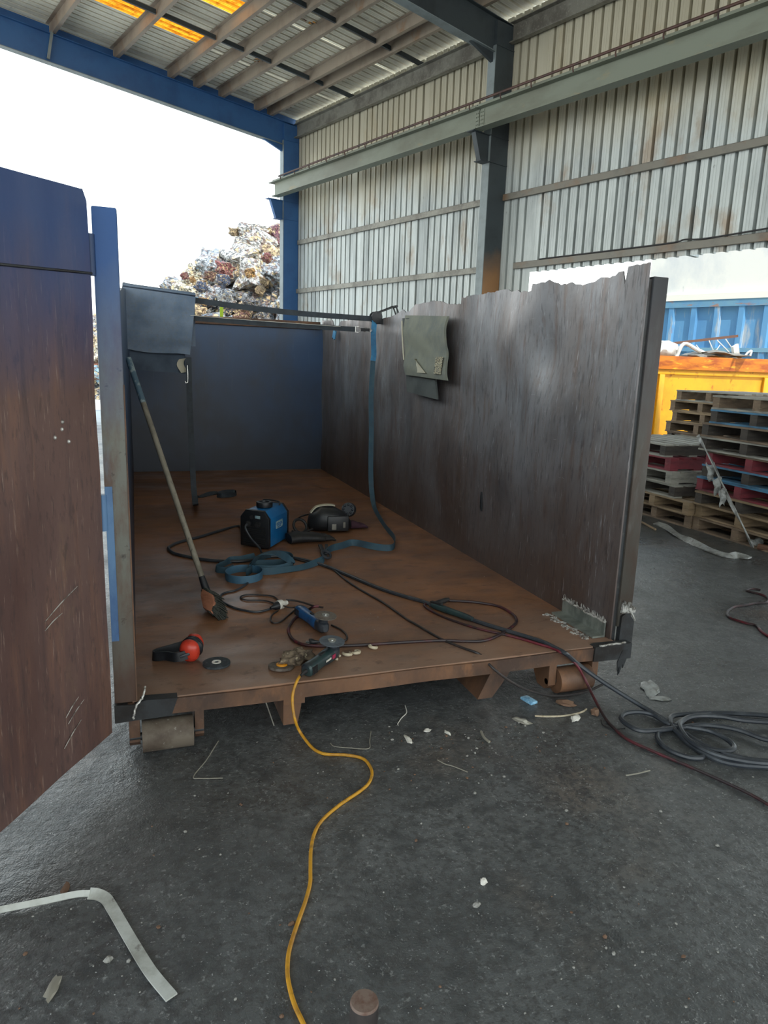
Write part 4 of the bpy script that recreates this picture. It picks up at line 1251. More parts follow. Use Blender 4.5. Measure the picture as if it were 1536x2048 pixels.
# welding helmet on its side, gloves, clamp
hm = thing('welding_helmet', (1.544, 5.567, 0.23), 'black welding helmet lying on its side beside the welder', 'helmet')
hx = (Vector((1.7, 5.499, 0.23)) - Vector((1.341, 5.534, 0.23))).normalized()
hy = Vector((-hx.y, hx.x, 0))
hc = Vector((1.532, 5.57, 0.23))
mb = MB()
secs = []
HS = 1.18
for q, w, h, lift in ((-0.17, 0.02, 0.02, 0.05), (-0.155, 0.07, 0.055, 0.062), (-0.08, 0.105, 0.085, 0.088), (0.03, 0.11, 0.08, 0.083), (0.10, 0.10, 0.062, 0.065), (0.135, 0.06, 0.03, 0.045)):
    secs.append((hc + hx * q * HS + Vector((0, 0, lift * HS)), hy * w * HS, Vector((0, 0, h * HS))))
mb.loft(secs, 22, 2.8)
mb.build('shell', 'black', hm, ang=50)
mb = MB()
mb.obox(hc + hx * 0.035 - hy * 0.135 + Vector((0, 0, 0.085)), hx * 0.088, hy * 0.012, (0, 0, 0.062))
mb.build('lens_frame', 'black', hm, bevel=0.006)
for s, w, z in ((0.0, 0.018, 0.06), (0.085, 0.009, 0.075)):
    mb = MB()
    mb.obox(hc + hx * s - hy * 0.1485 + Vector((0, 0, z)), hx * w, hy * 0.001, (0, 0, 0.024))
    mb.build('lens_label', 'galv', hm)
mb = MB()
pts = [hc + hx * a + hy * 0.02 + Vector((0, 0, z)) for a, z in ((-0.175, 0.15), (-0.13, 0.198), (-0.06, 0.214), (0.0, 0.214), (0.03, 0.208))]
mb.ribbon(pts, 0.05, 0.008, hy)
mb.build('sweat_band', 'cream', hm)
mb = MB()
pts = [hc + hx * a + hy * b + Vector((0, 0, z)) for a, b, z in ((-0.16, 0.03, 0.10), (-0.08, 0.06, 0.17), (0.02, 0.05, 0.19), (0.08, 0.0, 0.12), (0.13, -0.03, 0.10))]
mb.ribbon(pts, 0.03, 0.006, hy)
mb.build('head_band', 'black', hm)
mb = MB()
c = hc + hx * 0.155 + hy * 0.05 + Vector((0, 0, 0.165))
ax = Vector((-0.5, -0.85, 0.25)).normalized()
mb.cyl(c - ax * 0.03, c + ax * 0.02, 0.062, 24, 0.056)
for k in range(8):
    an = k * math.pi / 4
    s = ax.orthogonal().normalized()
    q = ax.cross(s)
    p = c + ax * 0.02 + (s * math.cos(an) + q * math.sin(an)) * 0.04
    mb.sphere(p, 0.012, 0.012, 0.012, 8, 6)
mb.build('ratchet_knob', 'lead', hm, ang=40)
mb = MB()
mb.loft([(hc + hx * 0.12 + Vector((0, 0, 0.05)), hy * 0.03, (0, 0, 0.05)), (hc + hx * 0.15 + hy * 0.03 + Vector((0, 0, 0.09)), hy * 0.025, (0, 0, 0.05)), (c - ax * 0.02, hy * 0.03, (0, 0, 0.04))], 12)
mb.build('knob_mount', 'black', hm)


def glove(name, root, dirv, label, mtl, ln=0.2, w=0.055, fing=0.09):
    root, dirv = Vector(root), Vector(dirv).normalized()
    sv = Vector((-dirv.y, dirv.x, 0))
    t = thing(name, root, label, 'glove')
    mb = MB()
    mb.loft([(root + dirv * (ln * q) + Vector((0, 0, z)), sv * (w * a), Vector((0, 0, h))) for q, a, h, z in
             ((-0.55, 1.05, .036, .04), (-0.3, .95, .042, .046), (0, .85, .036, .04), (.25, 1.0, .034, .038), (.5, 1.05, .026, .03), (.56, .9, .018, .026))], 16, 2.4)
    mb.build('glove_palm', mtl, t, ang=60)
    for k in range(4):
        a = (k - 1.5) / 1.5
        p0 = root + dirv * ln * 0.5 + sv * w * 0.75 * a + Vector((0, 0, 0.024))
        fl = fing * (1 - 0.12 * abs(a) - (0.1 if k == 3 else 0))
        mb = MB()
        mb.tube([p0 - dirv * 0.02, p0 + dirv * fl * 0.5 + sv * 0.012 * a + Vector((0, 0, 0.006)), p0 + dirv * fl + sv * 0.018 * a - Vector((0, 0, 0.008))], [0.014, 0.0145, 0.013, 0.008], 10)
        mb.build('glove_finger', mtl, t)
    mb = MB()
    p0 = root + dirv * ln * 0.1 + sv * w * 0.8 + Vector((0, 0, 0.026))
    mb.tube([p0 - sv * 0.02, p0 + sv * 0.025 + dirv * 0.03, p0 + sv * 0.035 + dirv * 0.07], [0.015, 0.016, 0.010], 10)
    mb.build('glove_thumb', mtl, t)
    return t


g1 = glove('welding_glove', (1.233, 5.214, 0.23), (1, 0.1, 0), 'black glove lying in front of the helmet by the welder', 'rubber', 0.26, 0.085, 0.10)
g2 = glove('welding_glove', (1.7, 5.574, 0.23), (1, 0.12, 0), 'maroon and black glove sticking out behind the right end of the helmet', 'maroon', 0.15, 0.055, 0.075)
ct = thing('cable_tangle', (1.309, 5.765, 0.23), 'dark tangle of short cable between the welder and the helmet', 'cable')
mb = MB()
mb.torus(Vector((1.261, 5.555, 0.28)), (0.3, -0.8, 0.5), 0.06, 0.012, 24, 8)
mb.build('cable_coil', 'rubber', ct)
mb = MB()
mb.tube([(1.288, 5.874, 0.26), (1.368, 5.834, 0.31), (1.53, 5.942, 0.29)], 0.007, 8)
mb.build('cable_end', 'rubber', ct)
mb = MB()
mb.tube([(1.189, 5.515, 0.25), (1.218, 5.362, 0.26), (1.337, 5.43, 0.28)], 0.009, 8)
mb.build('cable_end', 'rubber', ct)
ec = thing('earth_clamp', (1.274, 4.784, 0.23), 'dark spring earth clamp lying at the strap in front of the gloves', 'clamp')
ca, cbv = Vector((1.288, 4.989, 0.26)), Vector((1.251, 4.697, 0.255))
mb = MB()
mb.bar(ca, cbv, 0.03, 0.014)
mb.bar(ca + Vector((0.05, 0, 0)), cbv + Vector((0.01, 0, 0.015)), 0.024, 0.012)
mb.build('clamp_arm', 'rubber', ec, bevel=0.004)
mb = MB()
mb.torus(cbv + Vector((0, -0.03, 0.02)), (0.3, -0.5, 0.8), 0.035, 0.010, 20, 8)
mb.build('clamp_ring', 'lead', ec)

# tangled blue-grey strap in front of the welder
tg = thing('loose_strap', (0.726, 4.543, 0.23), 'blue-grey webbing strap in loose loops in front of the welder', 'strap')
mb = MB()
ctr = Vector((0.629, 4.381, 0.23))
ra, rbv = Vector((0.117, -0.012, 0)), Vector((0.02, 0.13, 0))
lp = [ctr + ra * math.cos(a) + rbv * math.sin(a) + Vector((0, 0, 0.027)) for a in [math.radians(70 + 36 * k) for k in range(11)]]
mb.ribbon(lp, 0.05, 0.003)
mb.build('front_loop', 'webbing_mid', tg)
mb = MB()
P2 = [(0.645, 4.399, 0.257), (0.696, 4.481, 0.257), (0.741, 4.593, 0.257), (0.853, 4.593, 0.257), (0.974, 4.591, 0.257), (1.013, 4.674, 0.257)] + [(0.992, 4.762, 0.26), (0.894, 4.811, 0.26), (0.792, 4.738, 0.26), (0.716, 4.588, 0.26), (0.663, 4.455, 0.26)]
mb.ribbon(P2, 0.05, 0.003)
mb.build('side_loop', 'webbing', tg)
mb = MB()
P3 = [(0.702, 4.542, 0.26), (0.712, 4.496, 0.3), (0.721, 4.388, 0.37), (0.756, 4.33, 0.4), (0.812, 4.337, 0.395), (0.877, 4.416, 0.36), (0.94, 4.497, 0.31), (0.976, 4.519, 0.27), (0.956, 4.504, 0.258), (0.844, 4.451, 0.256), (0.718, 4.492, 0.256)]
mb.ribbon(P3, 0.05, 0.003, sides=[(0.6, 0.4, .6), (.8, .5, .2), (.8, .6, 0), (.5, .8, 0), (.3, .9, 0), (.5, .8, .1), (.7, .6, .3), (.4, .4, .8), (0, .2, 1), (0, 0, 1), (0, 0, 1)])
mb.build('raised_loop', 'webbing', tg)
mb = MB()
P4 = [(1.232, 4.651, 0.25), (1.188, 4.595, 0.25), (1.036, 4.477, 0.25), (0.888, 4.438, 0.25), (0.76, 4.431, 0.25), (0.703, 4.504, 0.25)]
mb.ribbon(P4, 0.05, 0.003, sides=[(0, .3, 1), (0, .8, .6), (0, 1, .5), (0, .8, .7), (0, .4, 1), (0, 0, 1)])
mb.build('strap_run', 'webbing', tg)
mb = MB()
P5 = [(0.771, 4.82, 0.25), (0.676, 4.774, 0.25), (0.594, 4.753, 0.25), (0.536, 4.664, 0.25), (0.482, 4.602, 0.25), (0.473, 4.544, 0.25), (0.524, 4.509, 0.25), (0.588, 4.554, 0.25)]
mb.ribbon(P5, 0.048, 0.003, sides=[(0, .6, .8), (0, .8, .6), (0, .6, .8), (.3, .3, .9), (.3, 0, 1), (0, 0, 1), (0, 0, 1), (0, .3, 1)])
mb.build('strap_end', 'webbing', tg)

# ------------------------------------------------------------------ broom leaning on the left wall
bt = thing('broom', (0.372, 3.822, 0.23), 'long-handled broom leaning on the left wall, bristles on the bed', 'broom')
ha, hb = Vector((-0.031, 4.55, 1.591)), Vector((0.345, 3.92, 0.33))
ha.x = -0.022
mb = MB()
mb.tube([ha, hb], 0.0165, 12, 1)
mb.build('handle', 'wood_handle', bt)
q0, q1 = ha, ha + (hb - ha) * 0.2
mb = MB()
mb.tube([q0 - (hb - ha).normalized() * 0.005, q1], 0.0178, 12, 1)
mb.build('grip_tape', 'broom_tape', bt)
mb = MB()
hd = (hb - ha).normalized()
mb.tube([hb - hd * 0.07, hb + hd * 0.05], [0.018, 0.024], 12, 1)
mb.build('socket', 'black', bt)
h0, h1 = Vector((0.345, 3.895, 0.32)), Vector((0.364, 3.657, 0.26))
ax = (h1 - h0).normalized()
side = Vector((0.80, -0.1, 0.55)).normalized()
side = (side - ax * side.dot(ax)).normalized()
nn = ax.cross(side)
mb = MB()
k = (h0 + h1) / 2
Lh = (h1 - h0).length / 2
mb.prism([k - ax * Lh * 1.0 - side * 0.006, k - ax * 0.01 + side * 0.038, k + ax * Lh * 0.55 + side * 0.03, k + ax * Lh * 1.05 - side * 0.0, k + ax * Lh * 0.35 - side * 0.035, k - ax * Lh * 0.6 - side * 0.028], nn * 0.03)
bh = mb.build('broom_block', 'broom_wood', bt, bevel=0.004)
mb = MB()
mb.prism([k - ax * 0.02 - side * 0.003 - nn * 0.001, k - ax * 0.0 + side * 0.018 - nn * 0.001, k + ax * 0.04 + side * 0.012 - nn * 0.001, k + ax * 0.03 - side * 0.014 - nn * 0.001], nn * -0.003)
mb.build('worn_recess', 'rust', bh)
mb = MB()
random.seed(3)
tufts = []
for i in range(650):
    u, vv = random.uniform(-1, 1), random.uniform(-1, 1)
    p = k + ax * Lh * 0.95 * u + side * 0.03 * vv * (1 - 0.5 * abs(u)) + nn * 0.028
    tip = p + (Vector((0.55, 0.1, -0.55)) + Vector((random.uniform(-.25, .25), random.uniform(-.25, .25), random.uniform(-.25, .15)))).normalized() * random.uniform(0.085, 0.105)
    tip.z = max(tip.z, ZB + 0.003)
    mb.tube([p, (p + tip) / 2 + Vector((0.004, 0, 0.006)), tip], [0.003, 0.0026], 4, 2, False)
b_ = mb.build('bristles', 'bristle', bt)
b_['kind'] = 'stuff'

# ------------------------------------------------------------------ ear muffs and spare disc at the front left
em = thing('ear_muffs', (0.179, 3.158, 0.23), 'red and black ear muffs lying at the front left of the bed', 'ear muffs')
cc = Vector((0.199, 3.139, 0.285))
va = Vector((-0.42, -0.80, -0.20)).normalized()
sx = va.cross(Vector((0, 0, 1))).normalized()
sz = sx.cross(va)
mb = MB()
mb.loft([(cc + va * q, sx * a, sz * b) for q, a, b in ((-0.018, .043, .052), (-0.005, .046, .056), (.012, .043, .052), (.024, .032, .04), (.031, .014, .018))], 24, 2.3)
mb.build('ear_cup', 'red', em, ang=60)
mb = MB()
mb.torus(cc - va * 0.03, va, 0.036, 0.017, 28, 10)
mb.build('cushion', 'black', em)
c2 = cc - va * 0.075 + sx * 0.004 + Vector((0, 0, -0.004))
mb = MB()
mb.torus(c2 + va * 0.022, va, 0.034, 0.015, 28, 10)
mb.build('cushion', 'black', em)
mb = MB()
mb.loft([(c2 - va * q, sx * a, sz * b) for q, a, b in ((-0.01, .04, .046), (.006, .04, .046), (.02, .03, .036), (.027, .012, .016))], 20, 2.3)
mb.build('ear_cup', 'red', em, ang=60)
mb = MB()
far = Vector((0.046, 3.176, 0.252))
bp = [cc + va * 0.028, cc + va * 0.022 - Vector((0.05, 0, 0.012)), far + Vector((0.05, -0.012, 0.01)), far + Vector((0, 0.02, 0.0)), far + Vector((0.012, 0.05, 0.002)), c2 - va * 0.02 - Vector((0.06, 0, 0.02)), c2 - va * 0.022]
mb.ribbon(bp, 0.042, 0.009, (0.1, 0.1, 1))
mb.build('head_band', 'black', em)
mb = MB()
mb.bar(cc + va * 0.036 - Vector((0.028, 0, 0.004)), cc + va * 0.036 + Vector((0.016, 0, 0.008)), 0.008, 0.014)
mb.build('band_pivot', 'lead', em, bevel=0.003)

dc = Vector((0.314, 3.081, 0.23))
gd = thing('grinding_disc', dc, 'dark depressed-centre grinding disc with white hub lying beside the ear muffs', 'grinding disc')
mb = MB()
mb.ring(dc + Vector((0, 0, 0.002)), (0, 0, 1), 0.011, 0.0625, 0.009, 40)
mb.ring(dc + Vector((0, 0, 0.009)), (0, 0, 1), 0.024, 0.058, 0.004, 40)
mb.build('abrasive_body', 'disc_dark', gd)
mb = MB()
mb.ring(dc + Vector((0, 0, 0.0115)), (0, 0, 1), 0.011, 0.021, 0.003, 30)
mb.build('hub_ring', 'white', gd)


# ------------------------------------------------------------------ angle grinders
def grinder(tail, head, discc, dr, label, body, discm, rootloc, flange='chrome'):
    tail, head, discc = Vector(tail), Vector(head), Vector(discc)
    a = (head - tail).normalized()
    s = a.cross(Vector((0, 0, 1))).normalized()
    u = s.cross(a)
    L = (head - tail).length
    t = thing('angle_grinder', rootloc, label, 'angle grinder')
    mb = MB()
    mb.loft([(tail + a * L * q, s * r1, u * r2) for q, r1, r2 in ((0, .020, .022), (.03, .028, .029), (.12, .030, .031), (.3, .028, .029), (.5, .027, .028), (.62, .030, .031), (.78, .033, .033), (.82, .031, .031))], 20, 2.8)
    bd = mb.build('body', body, t, ang=40)
    for k in range(5):
        for sg in (-1, 1):
            mb = MB()
            c = tail + a * L * (0.05 + 0.035 * k) + s * sg * 0.0285
            mb.obox(c, a * 0.0022, s * 0.003, u * 0.018)
            mb.build('vent_slot', 'rubber', bd)
    mb = MB()
    h = tail + a * L * 0.80
    mb.loft([(h + a * q, s * r, u * r2) for q, r, r2 in ((0, .031, .031), (.01, .033, .030), (.035, .033, .029), (.06, .026, .027), (.072, .014, .02))], 16, 3.2)
    mb.cyl(h + a * 0.035 + u * 0.02, discc - Vector((0, 0, 0.006)), 0.024, 18, 0.02)
    mb.build('gear_head', 'lead', t, ang=40)
    mb = MB()
    mb.ring(discc, (0.05, -0.08, 1), 0.008, dr, 0.003, 40)
    mb.build('cutting_disc', discm, t)
    mb = MB()
    mb.ring(discc + Vector((0, 0, 0.003)), (0.05, -0.08, 1), 0.007, 0.020, 0.006, 20)
    mb.ring(discc + Vector((0, 0, 0.003)), (0.05, -0.08, 1), 0.0, 0.008, 0.009, 12)
    mb.build('flange_nut', flange, t)
    mb = MB()
    mb.obox(tail + a * L * 0.55 + u * 0.03, a * 0.02, s * 0.007, u * 0.004)
    mb.build('slide_switch', 'rubber', t)
    mb = MB()
    mb.tube([tail + a * 0.01, tail - a * 0.02, tail - a * 0.045 - Vector((0, 0, 0.004))], [0.011, 0.008, 0.006], 10)
    mb.build('cord_sleeve', 'rubber', t)
    return t, a, s, u, L


tail, head = Vector((0.818, 3.622, 0.264)), Vector((0.888, 3.311, 0.266))
ag, a, s, u, Lg = grinder(tail, head, (0.894, 3.327, 0.325), 0.058, 'blue angle grinder lying on its back with brown disc, further from the edge', 'tool_blue', 'disc_brown', (0.867, 3.495, 0.23))
mb = MB()
mb.tube([tail - a * 0.045] + [(0.807, 3.699, 0.25), (0.778, 3.711, 0.25), (0.756, 3.746, 0.25)], 0.0045, 8)
mb.tube([(0.834, 3.707, 0.236), (0.803, 3.681, 0.236), (0.718, 3.556, 0.236), (0.685, 3.525, 0.236), (0.657, 3.532, 0.236), (0.656, 3.587, 0.236), (0.679, 3.653, 0.236), (0.721, 3.71, 0.236)], 0.0045, 8)
mb.tube([(0.953, 3.419, 0.236), (0.975, 3.368, 0.236), (0.988, 3.32, 0.236), (0.989, 3.249, 0.236), (0.967, 3.199, 0.236), (0.915, 3.192, 0.236), (0.836, 3.206, 0.236)], 0.005, 8)
mb.build('power_cable', 'thin_cord', ag)

tail, head = Vector((0.676, 2.83, 0.266)), Vector((0.853, 3.007, 0.268))
gg, a, s, u, Lg = grinder(tail, head, (0.835, 2.982, 0.328), 0.060, 'dark green angle grinder lying at the bed edge on a yellow cord', 'tool_green', 'disc_grey', (0.771, 2.953, 0.23))
c = tail + a * Lg * 0.60 + s * 0.0315
mb = MB()
for k in range(6):
    mb.obox(c + a * (k - 3) * 0.0075 + u * 0.002, a * 0.0027, s * 0.0012, u * 0.0042)
mb.build('side_lettering', 'white', gg)
mb = MB()
mb.obox(c + a * 0.043 + u * 0.002, a * 0.013, s * 0.0025, u * 0.010)
mb.build('red_patch', 'magenta', gg)

# mains plug of a cord lying by the green grinder's disc
pg = thing('mains_plug', (0.794, 3.226, 0.23), 'small black mains plug lying left of the green grinder disc', 'plug')
mb = MB()
pa, pb = Vector((0.778, 3.191, 0.248)), Vector((0.832, 3.192, 0.242))
dv = (pb - pa).normalized()
sv = Vector((-dv.y, dv.x, 0))
mb.loft([(pa, sv * .016, (0, 0, .016)), (pa + dv * 0.012, sv * .017, (0, 0, .017)), (pa + dv * 0.03, sv * .009, (0, 0, .010)), (pb, sv * .005, (0, 0, .005))], 12, 3)
mb.build('plug_body', 'black', pg)
for k in (-1, 0, 1):
    mb = MB()
    mb.obox(pa - dv * 0.008 + sv * 0.009 * k + Vector((0, 0, 0.004 * (1 - abs(k) * 2))), dv * 0.009, sv * 0.0012, (0, 0, 0.003))
    mb.build('plug_pin', 'chrome', pg)

# extension cord with plug and pale socket
ex = thing('extension_cord', (0.746, 3.781, 0.23), 'dark extension cord with pale socket and plug joined behind the blue grinder', 'extension cord')
mb = MB()
mb.tube([(0.663, 4.309, 0.236), (0.602, 4.196, 0.236), (0.537, 4.12, 0.236), (0.48, 4.095, 0.236), (0.445, 4.046, 0.236), (0.438, 3.936, 0.236), (0.488, 3.818, 0.236), (0.543, 3.754, 0.236), (0.596, 3.716, 0.236), (0.651, 3.727, 0.236), (0.692, 3.751, 0.236)], 0.0065, 8)
mb.build('cord_run', 'lead', ex)
mb = MB()
mb.tube([(0.757, 3.867, 0.236), (0.739, 3.96, 0.236), (0.677, 3.999, 0.236), (0.613, 4.024, 0.236), (0.57, 4.015, 0.236), (0.55, 3.982, 0.236), (0.575, 3.93, 0.236), (0.639, 3.91, 0.236), (0.69, 3.884, 0.236), (0.73, 3.82, 0.236)], 0.0045, 8)
mb.tube([(0.792, 3.835, 0.25), (0.827, 3.822, 0.25), (0.862, 3.791, 0.25), (0.893, 3.748, 0.25), (0.925, 3.696, 0.25), (0.968, 3.659, 0.25)], 0.006, 8)
mb.build('cord_loop', 'thin_cord', ex)
pa, pb = Vector((0.683, 3.733, 0.246)), Vector((0.779, 3.785, 0.25))
dv = (pb - pa).normalized()
sv = Vector((-dv.y, dv.x, 0))
L2 = (pb - pa).length
mb = MB()
mb.loft([(pa + dv * L2 * q, sv * r, (0, 0, r)) for q, r in ((0, .008), (.2, .014), (.3, .022), (.48, .025))], 16)
mb.build('plug', 'black', ex)
mb = MB()
mb.loft([(pa + dv * L2 * q, sv * r, (0, 0, r)) for q, r in ((.48, .026), (.52, .029), (.75, .027), (.85, .018), (1.1, .012))], 16)
mb.build('socket', 'white', ex)

# yellow cord from the green grinder to the ground and off towards the viewer
yc = tail - a * 0.05
mb = MB()
P = [tail - a * 0.042 - Vector((0, 0, 0.003)), (0.652, 2.834, 0.248), (0.623, 2.775, 0.25), (0.602, 2.755, 0.208), (0.597, 2.74, 0.158), (0.603, 2.715, 0.099), (0.629, 2.732, 0.03)]
P += [(0.656, 2.641, 0.007), (0.681, 2.585, 0.007), (0.714, 2.56, 0.007), (0.781, 2.536, 0.007), (0.839, 2.492, 0.007), (0.85, 2.427, 0.007), (0.84, 2.371, 0.007), (0.807, 2.316, 0.007), (0.758, 2.276, 0.007), (0.662, 2.217, 0.007), (0.58, 2.151, 0.007), (0.535, 2.087, 0.007), (0.504, 2.009, 0.007), (0.48, 1.917, 0.007), (0.465, 1.859, 0.007), (0.432, 1.786, 0.007), (0.39, 1.708, 0.007), (0.354, 1.635, 0.007), (0.338, 1.588, 0.007), (0.328, 1.533, 0.007), (0.328, 1.462, 0.007), (0.338, 1.397, 0.007), (0.349, 1.324, 0.007), (0.343, 1.251, 0.007)]
mb.tube(P, 0.0062, 10, 6)
tag(mb.build('power_cord', 'yellow_cord', origin=(0.717, 2.571, 0.0)), 'dirty yellow cord hanging from the green grinder and winding across the asphalt', 'cable')

# worn flap disc and grimy rag left of the green grinder
fd = thing('flap_disc', (0.585, 2.958, 0.23), 'worn flap disc with amber hub left of the green grinder', 'grinding disc')
mb = MB()
c0 = Vector((0.591, 2.967, 0.23))
mb.ring(c0 + Vector((0, 0, 0.002)), (0.05, 0.1, 1), 0.02, 0.058, 0.012, 32)
mb.build('flap_ring', 'disc_brown', fd)
mb = MB()
mb.ring(c0 + Vector((0.004, 0, 0.01)), (0.05, 0.1, 1), 0.008, 0.026, 0.010, 20)
mb.build('amber_hub', 'amber', fd)
for nm, cx, r, lab, sd in (('crumpled_rag', (0.645, 2.991, 0.258), 0.05, 'crumpled brown rag lying behind the worn flap disc', 4), ('work_glove', (0.7, 3.025, 0.26), 0.05, 'grimy grey crumpled glove lying against the green grinder', 9)):
    bm = bmesh.new()
    bmesh.ops.create_icosphere(bm, subdivisions=4, radius=1)
    mb = MB()
    for v_ in bm.verts:
        p = v_.co
        n1 = noise.noise(p * 1.4 + Vector((sd, 0, 0))) * 0.55 + noise.noise(p * 3.2 + Vector((0, sd, 0))) * 0.3
        mb.v.append(tuple(Vector(cx) + Vector((p.x * r * 1.05, p.y * r * 0.9, p.z * r * 0.62)) * (1 + n1)))
    mb.f = [tuple(v_.index for v_ in fc.verts) for fc in bm.faces]
    bm.free()
    tag(mb.build(nm, 'rag', ang=80, origin=cx), lab, 'rag' if sd == 4 else 'glove')

# pale curled offcuts beside the green grinder
for k, (px, r, an, lab) in enumerate((((0.869, 3.002, 0.238), 0.016, 0.3, 'pale offcut nearest the green grinder body'), ((0.925, 3.03, 0.238), 0.020, 2.6, 'pale curled offcut, left one of a touching pair right of the green grinder'),
                                      ((0.97, 3.037, 0.238), 0.019, 3.4, 'pale curled offcut, right one of a touching pair right of the green grinder'), ((1.074, 3.08, 0.238), 0.018, 2.0, 'pale curled offcut beside the red lead'))):
    mb = MB()
    c = Vector(px)
    mb.tube([c + Vector((math.cos(an + q) * r, math.sin(an + q) * r * 1.2, 0.004 * math.sin(q))) for q in (0, 0.9, 1.8, 2.7, 3.6, 4.3)], [0.006, 0.008, 0.008, 0.006], 8)
    tag(mb.build('metal_offcut', 'foam', origin=px), lab, 'offcut')

# ------------------------------------------------------------------ loose things on the asphalt
mb = MB()
mb.ribbon([(-0.537, 2.013, 0.012), (-0.422, 2.013, 0.012), (-0.303, 2.013, 0.012), (-0.222, 2.015, 0.012), (-0.179, 2.006, 0.012)], 0.018, 0.010, sides=[(0, 1, 0.9)] * 5)
mb.ribbon([(-0.182, 2.007, 0.012), (-0.157, 1.995, 0.012), (-0.133, 1.969, 0.012), (-0.115, 1.926, 0.012), (-0.098, 1.881, 0.012), (-0.063, 1.787, 0.012), (-0.015, 1.665, 0.012), (0.035, 1.566, 0.012)], 0.032, 0.005, sides=[(0, 1, 0.7), (.2, .9, .4), (.6, .6, .2), (1, .3, .1), (1, .3, 0), (1, .4, 0), (1, .4, 0), (1, .5, 0)])
tag(mb.build('bent_bar', 'pale_bar', origin=(-0.181, 2.015, 0.0)), 'pale bent flat metal bar lying on the asphalt at lower left', 'metal bar')

rc = Vector((0.362, 1.021, 0.45))
rd = thing('steel_rod', (rc.x, rc.y, 0), 'rusty round steel rod standing upright at the bottom edge of the view', 'rod')
rr = 0.0268
mb = MB()
mb.cyl((rc.x, rc.y, 0.02), (rc.x, rc.y, 0.445), rr, 28)
mb.cyl((rc.x, rc.y, 0.0), (rc.x, rc.y, 0.02), rr * 2.2, 28)
mb.build('shaft', 'rod', rd, ang=30)
mb = MB()
mb.cyl((rc.x, rc.y, 0.445), (rc.x, rc.y, 0.45), rr, 28, rr * 0.93)
mb.build('cut_end', 'rod_end', rd, ang=30)

WIRES = [
    ([(0.288, 2.799, 0.004), (0.225, 2.663, 0.004), (0.166, 2.559, 0.004), (0.193, 2.537, 0.004), (0.274, 2.516, 0.004)], 0.0022, 'wire', 'thin bent wire on the asphalt near the left roller'),
    ([(0.943, 2.695, 0.004), (0.912, 2.62, 0.004), (0.888, 2.563, 0.004), (0.814, 2.589, 0.004), (0.754, 2.619, 0.004), (0.744, 2.647, 0.004)], 0.0022, 'wire', 'thin right-angled wire on the asphalt behind the bend of the yellow cord'),
    ([(1.178, 2.882, 0.004), (1.16, 2.815, 0.004), (1.118, 2.772, 0.004), (1.081, 2.725, 0.004)], 0.0022, 'white', 'white crinkled thread in the shade under the bin front'),
    ([(1.137, 2.399, 0.004), (1.155, 2.362, 0.004), (1.178, 2.34, 0.004), (1.199, 2.312, 0.004), (1.219, 2.283, 0.004)], 0.0022, 'wire', 'pale twig of wire right of the yellow cord bend'),
    ([(1.734, 2.615, 0.006), (1.785, 2.596, 0.006), (1.86, 2.579, 0.006), (1.932, 2.579, 0.006), (1.984, 2.59, 0.006), (2.016, 2.607, 0.006)], 0.0045, 'foam', 'tan curved strip lying in front of the right roller'),
    ([(1.419, 2.556, 0.006), (1.408, 2.505, 0.006), (1.413, 2.464, 0.006)], 0.006, 'wire', 'short curved grey offcut in front of the right skid rail'),
    ([(1.831, 2.077, 0.005), (1.887, 2.075, 0.005), (1.953, 2.079, 0.005)], 0.003, 'wire', 'short straight tan stick between the red cable and the lower right'),
    ([(2.02, 2.498, 0.004), (2.0, 2.455, 0.004), (2.02, 2.412, 0.004), (2.079, 2.399, 0.004)], 0.003, 'rubber', 'short dark wire touching the red cable on the asphalt'),
    ([(4.51, 3.891, 0.008), (4.481, 3.93, 0.008), (4.425, 3.924, 0.008), (4.381, 3.897, 0.008), (4.403, 3.842, 0.008), (4.424, 3.789, 0.008), (4.385, 3.703, 0.008), (4.296, 3.645, 0.008), (4.211, 3.654, 0.008), (4.099, 3.637, 0.008), (3.994, 3.63, 0.008), (3.874, 3.574, 0.008), (3.792, 3.502, 0.008), (3.767, 3.438, 0.008), (3.792, 3.345, 0.008), (3.821, 3.29, 0.008), (3.769, 3.202, 0.008), (3.739, 3.113, 0.008), (3.713, 2.938, 0.008)], 0.008, 'red_lead', 'dark red cable looping over the asphalt at the right edge below the pallets'),
    ([(5.257, 6.21, 0.012), (5.141, 5.815, 0.012)], 0.012, 'pal_tan', 'thin pale batten on the ground by the foot of the bin post and pallets'),
]
for P, r, mtl, lab in WIRES:
    mb = MB()
    mb.tube(P, r, 6, 6)
    nm = {'wire': 'wire', 'white': 'thread', 'foam': 'curved_strip', 'rubber': 'wire', 'red_lead': 'power_cord', 'pal_tan': 'batten'}[mtl]
    tag(mb.build(nm, mtl, origin=P[0]), lab, {'red_lead': 'cable', 'pal_tan': 'wood'}.get(mtl, 'wire' if mtl in ('wire', 'rubber', 'white') else 'offcut'))


def lump(name, c, r, mtl, label, cat, seed, flat=0.35, sub=2, jag=0.5, sq=(1, 1), group=None):
    bm = bmesh.new()
    bmesh.ops.create_icosphere(bm, subdivisions=sub, radius=1)
    mb = MB()
    an = seed * 1.7
    for v_ in bm.verts:
        p = v_.co
        n1 = noise.noise(p * 1.5 + Vector((seed, 0, 0))) * jag + noise.noise(p * 3.5 + Vector((0, seed, 0))) * jag * 0.6
        q = Vector((p.x * r * sq[0], p.y * r * sq[1], p.z * r * flat)) * (1 + n1)
        q = Vector((q.x * math.cos(an) - q.y * math.sin(an), q.x * math.sin(an) + q.y * math.cos(an), q.z))
        mb.v.append((c[0] + q.x, c[1] + q.y, c[2] + max(q.z + r * flat * 0.8, 0)))
    mb.f = [tuple(v_.index for v_ in fc.verts) for fc in bm.faces]
    bm.free()
    return tag(mb.build(name, mtl, ang=25, origin=c), label, cat, group)


